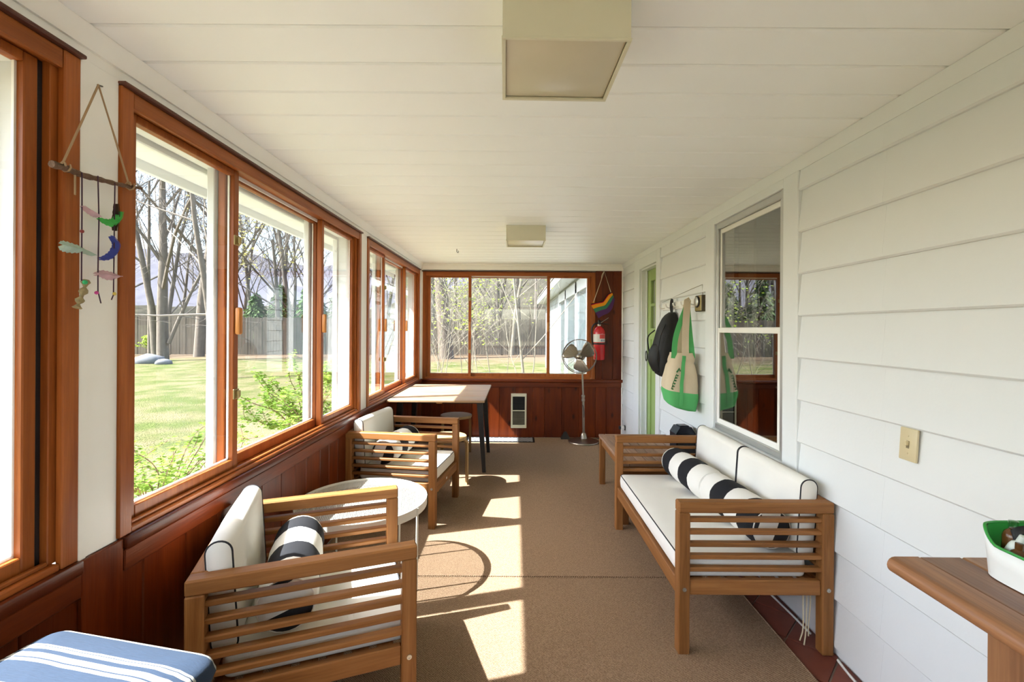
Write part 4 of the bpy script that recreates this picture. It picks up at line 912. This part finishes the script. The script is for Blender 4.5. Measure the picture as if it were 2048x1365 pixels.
# ------------------------------------------------------------------ stick and feather hanging on the pillar
HY = 1.315; XH = -1.176
def hp(px, py, off=0.0):
    """photo pixel -> point on the vertical plane x = XH + off beside the pillar"""
    u, v = px - VPX, py - VPY; u0 = u * math.cos(ROLL) + v * math.sin(ROLL); v0 = -u * math.sin(ROLL) + v * math.cos(ROLL)
    Y = (XH + off) * F / u0; return Vector((XH + off, Y, CAMZ - v0 * Y / F))
fm = thing('feather_hanging', 'twig hanging with dyed feathers on strings on the cream pillar', 'hanging', (0, 0, 0))
sk = crv([hp(103, 328), hp(135, 338), hp(163, 350), hp(195, 358), hp(225, 366), hp(252, 372), hp(282, 377)], 4)
obj('twig', MB().tube(sk, [.0095 - .0045 * i / (len(sk) - 1) + .0012 * math.sin(i * 2.1) for i in range(len(sk))], 8), M_bark, fm, 60)
ap = hp(194, 170); obj('nail', MB().tube([ap + Vector((-.030, .05, .022)), ap + Vector((.002, 0, 0))], .0022, 6), M_blackmetal, fm, 60)
obj('hanging_cord', MB().tube([hp(124, 330), ap + Vector((.004, 0, 0)), hp(231, 280), hp(258, 370)], .0028, 6), M_cord, fm, 60); obj('cord_tail', MB().tube(crv([hp(128, 334), hp(148, 345), hp(150, 365), hp(150, 390)], 4), .0025, 6), M_cord, fm, 60)
for q in (hp(129, 334), hp(259, 372)): obj('cord_wrap', MB().tube([q + Vector((.011 * math.cos(a * .9), .002 * a - .008, .011 * math.sin(a * .9))) for a in range(9)], .0026, 5), M_cord, fm, 60)
obj('string', MB().tube([hp(164, 345, .012), hp(164, 420, .012), hp(163.5, 500, .012), hp(163, 562, .012)], .0017, 5), M_purple, fm, 60)
obj('string', MB().tube([hp(196, 352, .012), hp(198, 440, .012), hp(196, 545, .012), hp(196, 583, .012), hp(202, 607, .012)], .0017, 5), M_purple, fm, 60)
obj('string', MB().tube([hp(230, 366, .012), hp(229, 430, .012), hp(228, 520, .012), hp(227, 590, .012), hp(223, 600, .012)], .0017, 5), M_purple, fm, 60)
def feather(pts, wid, c, nm, off=.014):
    m_ = leaf_mat('feather_' + nm, tuple(x * .8 for x in c), c, 40, .4); sp = crv([hp(x, y_, off) for x, y_ in pts], 6); n_ = len(sp); vs = []; fs = []
    for i, p in enumerate(sp):
        t = (sp[min(i + 1, n_ - 1)] - sp[max(i - 1, 0)]).normalized(); s = Vector((1, 0, 0)).cross(t).normalized(); u = i / (n_ - 1); w = wid * math.sin(math.pi * min(.97, .06 + u * .94)) ** .6 * (.35 + .65 * u)
        for j in (-2, -1, 0, 1, 2): vs.append(p + s * (w * j / 2 * (1 + .10 * ((i * 7 + j * 3) % 3 - 1))) + Vector((.006 * (1 - abs(j) / 2) - .003 * abs(j), 0, 0)))
    for i in range(n_ - 1):
        for j in range(4): a = i * 5 + j; fs.append((a, a + 1, a + 6, a + 5))
    o = obj('feather', MB().add(vs, fs), m_, fm, 80); o['label'] = nm + ' feather'
    obj('quill', MB().tube([p + Vector((.008, 0, 0)) for p in sp], .0010, 4), m_, o, 80)
feather([(197, 436), (212, 443), (228, 446), (238, 438), (242, 424)], .017, (.10, .62, .13), 'bright green')
feather([(198, 518), (214, 516), (228, 508), (235, 490), (222, 472)], .017, (.08, .11, .48), 'royal blue')
feather([(188, 511), (165, 500), (145, 496), (128, 492), (121, 490)], .020, (.48, .62, .52), 'pale mint')
feather([(190, 549), (205, 548), (222, 552), (240, 553)], .018, (.72, .50, .56), 'pale pink lower')
feather([(164, 412), (176, 420), (190, 428), (198, 434)], .012, (.74, .54, .60), 'pale pink upper')
feather([(232, 408), (234, 430), (230, 462)], .013, (.07, .05, .035), 'dark brown', .008)
bk = crv([hp(172, 560, .014), hp(168, 580, .014), hp(160, 600, .014), hp(154, 616, .014)], 4)
obj('bark_piece', MB().tube(bk, [.007 + .004 * math.sin(i * 1.7) for i in range(len(bk))], 8), plain('lichen_bark', (.35, .28, .14), .9, noise=.7, nscale=120), fm, 60)
q = hp(170, 565, .026); obj('green_bead', MB().lathe([(.001, -.006), (.005, -.004), (.006, 0), (.005, .004), (.001, .006)], 10, T(*q)), plain('bead_green', (.02, .45, .15), .2), fm, 60)
for (x, y_, c) in ((193, 586, (.6, .05, .3)), (229, 588, (.7, .55, .1)), (164, 463, (.25, .03, .03))):
    q = hp(x, y_, .014); obj('bead', MB().lathe([(.001, -.005), (.004, -.003), (.005, 0), (.004, .003), (.001, .005)], 10, T(*q)), plain('bead', c, .3), fm, 60)

# ------------------------------------------------------------------ outside
GZ = -.15
def lawn_mat():
    m, n, l, b = mat('spring_lawn'); tc = n.new('ShaderNodeTexCoord')
    def nz(s, d=5, dist=0):
        q = n.new('ShaderNodeTexNoise'); q.inputs['Scale'].default_value = s; q.inputs['Detail'].default_value = d; q.inputs['Distortion'].default_value = dist; l.new(tc.outputs['Object'], q.inputs['Vector']); return q.outputs[0]
    r1 = n.new('ShaderNodeValToRGB'); l.new(nz(1.3, 6), r1.inputs[0]); r1.color_ramp.elements[0].position = .38; r1.color_ramp.elements[1].position = .60
    r1.color_ramp.elements[0].color = (.080, .095, .030, 1); r1.color_ramp.elements[1].color = (.150, .128, .072, 1)
    r2 = n.new('ShaderNodeValToRGB'); l.new(nz(28, 6), r2.inputs[0]); r2.color_ramp.elements[0].position = .3; r2.color_ramp.elements[1].position = .7; r2.color_ramp.elements[0].color = (.45, .5, .4, 1); r2.color_ramp.elements[1].color = (1.2, 1.2, 1.1, 1)
    mx = n.new('ShaderNodeMix'); mx.data_type = 'RGBA'; mx.blend_type = 'MULTIPLY'; mx.inputs[0].default_value = .8; l.new(r1.outputs[0], mx.inputs[6]); l.new(r2.outputs[0], mx.inputs[7])
    # leaf litter under the far trees
    sx = n.new('ShaderNodeSeparateXYZ'); l.new(tc.outputs['Object'], sx.inputs[0]); ad = n.new('ShaderNodeMath'); ad.operation = 'MULTIPLY_ADD'; ad.inputs[1].default_value = 9; l.new(nz(.35, 4), ad.inputs[0]); l.new(sx.outputs['Y'], ad.inputs[2])
    mr = n.new('ShaderNodeMapRange'); mr.inputs[1].default_value = 24.5; mr.inputs[2].default_value = 28; l.new(ad.outputs[0], mr.inputs[0])
    m2 = n.new('ShaderNodeMix'); m2.data_type = 'RGBA'; l.new(mr.outputs[0], m2.inputs[0]); l.new(mx.outputs[2], m2.inputs[6]); m2.inputs[7].default_value = (.14, .10, .065, 1)
    a2 = n.new('ShaderNodeMath'); a2.operation = 'MULTIPLY_ADD'; a2.inputs[1].default_value = 3.5; l.new(nz(.9, 5), a2.inputs[0]); l.new(sx.outputs['X'], a2.inputs[2])
    mr3 = n.new('ShaderNodeMapRange'); mr3.inputs[1].default_value = -3.2; mr3.inputs[2].default_value = -.6; l.new(a2.outputs[0], mr3.inputs[0])
    mr4 = n.new('ShaderNodeMapRange'); mr4.inputs[1].default_value = 9; mr4.inputs[2].default_value = 5.5; l.new(sx.outputs['Y'], mr4.inputs[0]); mu4 = n.new('ShaderNodeMath'); mu4.operation = 'MULTIPLY'; l.new(mr3.outputs[0], mu4.inputs[0]); l.new(mr4.outputs[0], mu4.inputs[1])
    m3 = n.new('ShaderNodeMix'); m3.data_type = 'RGBA'; l.new(mu4.outputs[0], m3.inputs[0]); l.new(m2.outputs[2], m3.inputs[6]); m3.inputs[7].default_value = (.25, .215, .135, 1)
    l.new(m3.outputs[2], b.inputs['Base Color']); b.inputs['Roughness'].default_value = .95; b.inputs['Specular IOR Level'].default_value = .05
    bpn = n.new('ShaderNodeBump'); bpn.inputs['Strength'].default_value = .8; bpn.inputs['Distance'].default_value = .05; l.new(nz(45, 4), bpn.inputs['Height']); l.new(bpn.outputs[0], b.inputs['Normal']); return m
vs = []; fs = []; NX = NY = 40
for j in range(NY + 1):
    for i in range(NX + 1):
        x = -70 + 110 * i / NX; yy = -45 + 120 * j / NY; vs.append((x, yy, GZ + (.06 * math.sin(x * .4) * math.sin(yy * .33) if abs(x) > 5 or yy > 9 else 0)))
for j in range(NY):
    for i in range(NX): a = j * (NX + 1) + i; fs.append((a, a + 1, a + NX + 2, a + NX + 1))
gr = obj('lawn_ground', MB().add(vs, fs), lawn_mat(), None, 60); gr['kind'] = 'structure'
# wooded hills
def hill(name, y0, f, m_, x0=-900, x1=700, nx=90, depth=300):
    vs = []; fs = []; ny = 10
    for i in range(nx + 1):
        x = x0 + (x1 - x0) * i / nx
        for j in range(ny + 1): vs.append((x, y0 + depth * j / ny, GZ - 1 + f(x) * math.sin(math.pi / 2 * j / ny)))
    for i in range(nx):
        for j in range(ny): a = i * (ny + 1) + j; fs.append((a, a + ny + 1, a + ny + 2, a + 1))
    o = obj(name, MB().add(vs, fs), m_, None, 70); o['kind'] = 'structure'; return o
M_mtn = plain('hazy_leafless_ridge', (.085, .082, .095), 1, spec=0, noise=.3, nscale=.05)  # bare woods, with the lavender of distance haze put into the base colour
M_wood = plain('bare_woodland', (.055, .05, .038), 1, spec=0, noise=.8, nscale=.5)
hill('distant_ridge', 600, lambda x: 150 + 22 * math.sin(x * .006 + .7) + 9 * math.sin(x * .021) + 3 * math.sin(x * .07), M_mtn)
hill('wooded_slope', 62, lambda x: 6 + 9 * max(0, min(1, (x + 30) / 25)) + 1.2 * math.sin(x * .23) + .7 * math.sin(x * .61), M_wood, -110, 90, 120, 40)
# fence
A_, B_ = Vector((-27, 24.3, GZ)), Vector((4.5, 27.4, GZ)); fe = thing('board_fence', 'tall weathered grey board fence across the far end of the lawn', 'fence', A_, math.degrees(math.atan2(B_.y - A_.y, B_.x - A_.x)))
Lf = (B_ - A_).length; M_fence = plain('weathered_board', (.12, .10, .076), .95, spec=.1, noise=.4, nscale=1.3)
b = MB(); x = 0
while x < Lf: b.box(x, x + .142, random.uniform(-.012, .012), .022, .03, 2.12 + random.uniform(-.03, .03)); x += .155
o = obj('boards', b, M_fence, fe, None); o['kind'] = 'stuff'
for z in (.5, 1.7): pc('rail', M_fence, fe, 0, Lf, .024, .07, z, z + .09, 0)
for k in range(13): pc('post', M_fence, fe, Lf * k / 12 - .05, Lf * k / 12 + .05, .072, .17, 0, 2.1, 0)
# trees
def tree_mesh(seed, h_, r0, lean=(0, 0), depth=4, spread=.55, twig=.012, first=.35, forks=3, up=.35):
    rnd = random.Random(seed); b = MB(); tips = []
    def grow(p, d, L, r, lv):
        n_ = 4 if lv < 2 else 3; pts = [p]; rad = [r]; q = p.copy(); dd = d.copy()
        for k in range(n_):
            dd = (dd + Vector((rnd.uniform(-1, 1), rnd.uniform(-1, 1), rnd.uniform(-.4, .8))) * (.09 + .05 * lv)).normalized(); q = q + dd * (L / n_); pts.append(q.copy()); rad.append(max(twig * .6, r * (1 - .55 * (k + 1) / n_)))
        b.tube(pts, rad, 7 if lv == 0 else 5 if lv < 2 else 3, caps=False)
        if lv >= 2: tips.append(q.copy())
        if lv >= depth: return
        nb = forks + (2 if lv == 0 else 0) + rnd.randint(0, 1)
        for k in range(nb):
            t = first + (1 - first) * (k + rnd.random()) / nb if lv == 0 else .3 + .7 * (k + rnd.random()) / nb; i = min(int(t * n_), n_ - 1); u = t * n_ - i; base = pts[i].lerp(pts[i + 1], u); rr = rad[i] + (rad[i + 1] - rad[i]) * u
            s = Vector((rnd.uniform(-1, 1), rnd.uniform(-1, 1), rnd.uniform(-.3, .6))).normalized(); nd = (dd * (1 - spread) + s * spread * 1.5 + Vector((0, 0, up))).normalized(); grow(base, nd, L * rnd.uniform(.45, .68), max(twig * .8, rr * .43), lv + 1)
    grow(Vector((0, 0, -.1)), Vector((lean[0], lean[1], 1)).normalized(), h_, r0, 0); return b, tips
def leaves(tips, n, size, rad, seed):
    rnd = random.Random(seed); b = MB()
    for k in range(n):
        p = rnd.choice(tips) + Vector((rnd.gauss(0, rad), rnd.gauss(0, rad), rnd.gauss(0, rad))); M = T(*p) @ Matrix.Rotation(rnd.uniform(0, 6.3), 4, 'Z') @ Matrix.Rotation(rnd.uniform(-1.2, 1.2), 4, 'X'); s = size * rnd.uniform(.6, 1.3)
        b.add([(-s, 0, 0), (0, -s * .55, .1 * s), (s, 0, 0), (0, s * .55, .1 * s)], [(0, 1, 2, 3)], M)
    return b
def ground(px, py):      # point of the lawn under a pixel
    u, v = px - VPX, py - VPY; v0 = -u * math.sin(ROLL) + v * math.cos(ROLL); u0 = u * math.cos(ROLL) + v * math.sin(ROLL); Y = F * (CAMZ - GZ) / v0; return Vector((u0 * Y / F, Y, GZ))
def tree(name, label, loc, mt, group=None, seed=1, **kw):
    t = thing(name, label, 'tree', loc, 0, group); b, tips = tree_mesh(seed, **kw); o = obj('branches', b, mt, t, 70); return t, tips
g0 = ground(326, 722)
t_, _ = tree('bare_tree', 'big leafless tree with forked grey trunk on the lawn before the fence', g0, M_trunk, None, 3, h_=9.5, r0=.25, lean=(.02, 0), depth=5, first=.3, forks=3, twig=.010)
b2, _t = tree_mesh(12, 9, .16, (-.10, 0), 4, .5, .012, .35); obj('second_stem', b2, M_trunk, t_, 70, (-.35, 0, .3))
b2, _t = tree_mesh(15, 5, .09, (.35, .1), 4, .5, .010, .3); obj('side_limb', b2, M_trunk, t_, 70, (.25, 0, .9))
tree('bare_tree', 'straight leafless tree right of the forked one, behind the window post', ground(398, 713), M_trunk, None, 5, h_=13, r0=.27, depth=4, first=.3, forks=4, twig=.012)
tree('bare_tree', 'slim leafless tree at the left edge of the long window view', ground(300, 716), M_trunk, None, 8, h_=9, r0=.11, lean=(-.03, 0), depth=4, first=.3, twig=.012)
tree('bare_tree', 'large leafless tree seen through the far window in front of the fence', ground(893, 716), M_trunk, None, 21, h_=12, r0=.42, lean=(-.03, 0), depth=3, first=.4, twig=.018)
tree('bare_tree', 'straight slim tree before the fence in the middle of the far window', ground(1023, 711), M_sap, None, 22, h_=11, r0=.13, depth=3, first=.35, twig=.014)
# limb of a tree reaching in over the lawn, as seen in the second pane
tree('bare_tree', 'leafless tree whose long boughs reach across the second window pane', Vector((-9.13, 14.0, GZ)), M_trunk, None, 31, h_=6.5, r0=.11, depth=4, first=.25, spread=.75, up=.1, twig=.007)
protos = []
for s in range(4):
    b, tips = tree_mesh(100 + s, 14, .22, depth=4, first=.2, forks=4, twig=.016); me = b.mesh('branches', 70); me.materials.append(M_far); protos.append(me)
rnd = random.Random(5)
for k in range(46):
    x = rnd.uniform(-44, 12); yy = rnd.uniform(29, 58); t = thing('woodland_tree', 'leafless woodland tree standing beyond the board fence', 'tree', (x, yy, GZ), rnd.uniform(0, 360), 'woodland trees beyond the fence'); s = rnd.uniform(.75, 1.2)
    o = link('branches', protos[k % 4], None, t); o.scale = (s, s, s)
# evergreens
def evergreen(loc, h_, r_, seed, label):
    t = thing('evergreen_tree', label, 'tree', loc, 0, 'evergreens beyond the fence'); rn = random.Random(seed); b = MB()
    obj('trunk', MB().tube([(0, 0, 0), (0, 0, h_)], [.16, .03], 7), M_trunk, t, 60)
    for k in range(1500):
        z = h_ * (.08 + .92 * rn.random() ** 1.2); rr = r_ * (1 - z / h_) * (.35 + .65 * rn.random()) + .05; a = rn.uniform(0, 6.283); p = Vector((rr * math.cos(a), rr * math.sin(a), z - rr * .18)); s = .22 * rn.uniform(.6, 1.3)
        M = T(*p) @ Matrix.Rotation(a, 4, 'Z') @ Matrix.Rotation(rn.uniform(.1, .9), 4, 'Y') @ Matrix.Rotation(rn.uniform(-.6, .6), 4, 'X'); b.add([(-s, -.03, 0), (s, -s * .35, 0), (s * 1.3, 0, -.03), (s, s * .35, 0)], [(0, 1, 2, 3)], M)
    o = obj('needles', b, M_ever, t, None); o['kind'] = 'stuff'
for k, (px, Y_, h_, r_, lb) in enumerate(((512, 33, 4.0, 1.9, 'dark evergreen beyond the fence, leftmost seen past the window sash'), (560, 36, 4.9, 2.2, 'broad dark evergreen beyond the fence in the middle of the second pane'), (622, 31, 5.2, 2.0, 'tall dark evergreen beyond the fence by the window mullion'), (680, 34, 5, 2.2, 'dark evergreen beyond the fence seen through the third pane'))):
    q = P(px, 700, Y_); evergreen((q.x, Y_, GZ), h_, r_, 40 + k, lb)
# budding yellow tree in front of the ridge
yt, tips = tree('budding_tree', 'tree with pale yellow spring buds below the distant ridge', Vector((-17.2, 33, GZ)), M_far, None, 61, h_=8.0, r0=.2, depth=4, first=.3, twig=.02)
o = obj('buds', leaves(tips, 1500, .10, .35, 3), leaf_mat('yellow_bud', (.42, .40, .10), (.58, .52, .2), 1), yt, None); o['kind'] = 'stuff'
# saplings behind the far window
SP = [(985, 9.5, .013, 4.2, (0, 0)), (1052, 8.6, .030, 5, (.01, 0)), (1060, 10.5, .014, 5, (.06, 0)), (940, 9.0, .010, 3.6, (.14, 0)), (905, 8.6, .010, 3.4, (-.2, 0)), (872, 9.4, .011, 3.6, (.05, 0)), (965, 11, .010, 4, (-.12, 0)), (925, 11.5, .011, 4.2, (-.05, 0)), (888, 11.2, .011, 3.8, (.12, 0)), (1010, 11.6, .010, 3.8, (.1, 0)), (860, 7.8, .009, 3.0, (.25, 0))]
ORD = ['first', 'second', 'third', 'fourth', 'fifth', 'sixth', 'seventh', 'eighth', 'ninth', 'tenth', 'eleventh']; RANK = {p: i for i, p in enumerate(sorted(q[0] for q in SP))}
for k, (px, Y_, r_, h_, ln) in enumerate(SP):
    q = P(px, 760, Y_); t, tips = tree('sapling', ('pale sapling with the thickest stem' if r_ >= .03 else 'thin budding sapling') + ' outside the far window, ' + ORD[RANK[px]] + ' counted from the redwood corner', Vector((q.x, Y_, GZ)), M_sap, 'saplings outside the far window', 200 + k, h_=h_ * .72, r0=r_, lean=ln, depth=4, first=.12, forks=3, spread=.55, twig=.0028)
    o = obj('leaf_buds', leaves(tips, 260, .026, .04, 90 + k), M_bud, t, None); o['kind'] = 'stuff'
# shrubs under the windows
def shrub(loc, w, h_, seed, label, nst=26, nl=900, mt=None, ls=.016):
    t = thing('shrub', label, 'shrub', loc); rn = random.Random(seed); b = MB(); lf = MB()
    for k in range(nst):
        a = rn.uniform(0, 6.283); r_ = rn.uniform(.2, 1) * w; e = Vector((math.cos(a) * r_, math.sin(a) * r_ * 1.3, h_ * rn.uniform(.55, 1))); pts = crv([(rn.gauss(0, .05), rn.gauss(0, .05), 0), e * .45 + Vector((0, 0, h_ * .25)), e, e * 1.18 + Vector((rn.gauss(0, .08), rn.gauss(0, .08), rn.uniform(-.1, .05)))], 5); b.tube(pts, [.006 * (1 - .7 * i / len(pts)) for i in range(len(pts))], 4)
        for q in range(nl // nst):
            p = rn.choice(pts[4:]) + Vector((rn.gauss(0, .02), rn.gauss(0, .02), rn.gauss(0, .02))); s = ls * rn.uniform(.6, 1.4); M = T(*p) @ Matrix.Rotation(rn.uniform(0, 6.3), 4, 'Z') @ Matrix.Rotation(rn.uniform(-1, 1), 4, 'X'); lf.add([(-s, 0, 0), (0, -s * .5, .1 * s), (s, 0, 0), (0, s * .5, .1 * s)], [(0, 1, 2, 3)], M)
    obj('stems', b, M_bark, t, 60); o = obj('foliage', lf, mt or M_leaf, t, None); o['kind'] = 'stuff'
shrub((-2.15, 2.75, GZ), .45, .80, 1, 'leafy green shrub low outside the nearer pane of the long window', 40, 3200, None, .019)
shrub((-2.05, 4.55, GZ), .55, 1.12, 2, 'taller leafy green shrub outside the second pane of the long window', 46, 5000, None, .021)
shrub(ground(302, 713), .55, 1.0, 3, 'yellow green bush at the foot of the forked tree', 24, 1200, M_bud, .05)
for k, (px, py, s, lb) in enumerate(((300, 727, .5, 'large grey boulder by the bush on the lawn edge'), (327, 729, .28, 'smaller flat grey stone beside the boulder'))):
    bm = bmesh.new(); bmesh.ops.create_icosphere(bm, subdivisions=2, radius=s)
    for v in bm.verts: v.co = Vector((v.co.x * 1.25, v.co.y, v.co.z * .62)) * (1 + .14 * math.sin(v.co.x * 9 + k) * math.cos(v.co.y * 7 + v.co.z * 5))
    q = ground(px, py); tag(obj('garden_stone', MB().bm(bm), plain('stone', (.11, .11, .115), .9, noise=.3, nscale=5), None, 60, (q.x, q.y, GZ + s * .2)), lb, 'stone')
# neighbouring wing of the house, seen through the far window
wg = thing('house_wing', 'white sided wing of the house with a sliding door outside the far window', 'house', (1.26, 0, GZ)); M_ws = plain('wing_siding', (.24, .26, .26), .6); M_wt = plain('wing_trim', (.44, .45, .45), .5)
HZ = 2.55
b = MB().box(0, 3.5, 7.0, 18.5, -.05, HZ + .15); obj('wall', b, M_ws, wg, None)
for k in range(16):
    z = .02 + k * .165
    for (ya_, yb_) in ((7.0, 7.55), (12.9, 18.5)): pc('siding_board', M_ws, wg, -.016 , -.001, ya_, yb_, z, z + .158, .003)
pc('fascia', M_wt, wg, -.34, -.315, 6.8, 18.8, HZ + .03, HZ + .22, .003); pc('soffit', M_wt, wg, -.314, -.001, 6.8, 18.8, HZ + .03, HZ + .05, .003)
b = MB().prism([(-.36, HZ + .22), (4.0, HZ + 1.4), (4.0, HZ + 1.5), (-.36, HZ + .26)], 1, 6.75, 18.85); obj('roof', b, bpy.data.materials['roof_shingle'], wg, None)
M_pg = plain('wing_glass', (.10, .13, .14), .08, spec=.8)
dr = obj('door_frame', MB().box(-.05, -.002, 7.6, 7.76, .02, 2.5).box(-.05, -.002, 9.0, 9.22, .02, 2.5).box(-.05, -.002, 10.9, 11.1, .02, 2.5).box(-.05, -.002, 12.6, 12.8, .02, 2.5).box(-.05, -.002, 7.76, 12.6, 2.28, 2.5).box(-.05, -.002, 7.76, 12.6, .02, .16), M_wt, wg, None)
for a_y, b_y in ((7.76, 9.0), (9.22, 10.9), (11.1, 12.6)): pc('pane', M_pg, dr, -.02, -.008, a_y, b_y, .16, 2.28, 0)
pc('patio_slab', plain('concrete', (.34, .33, .31), .9), wg, -1.2, -.02, 7.5, 13, -.04, .03, .01)
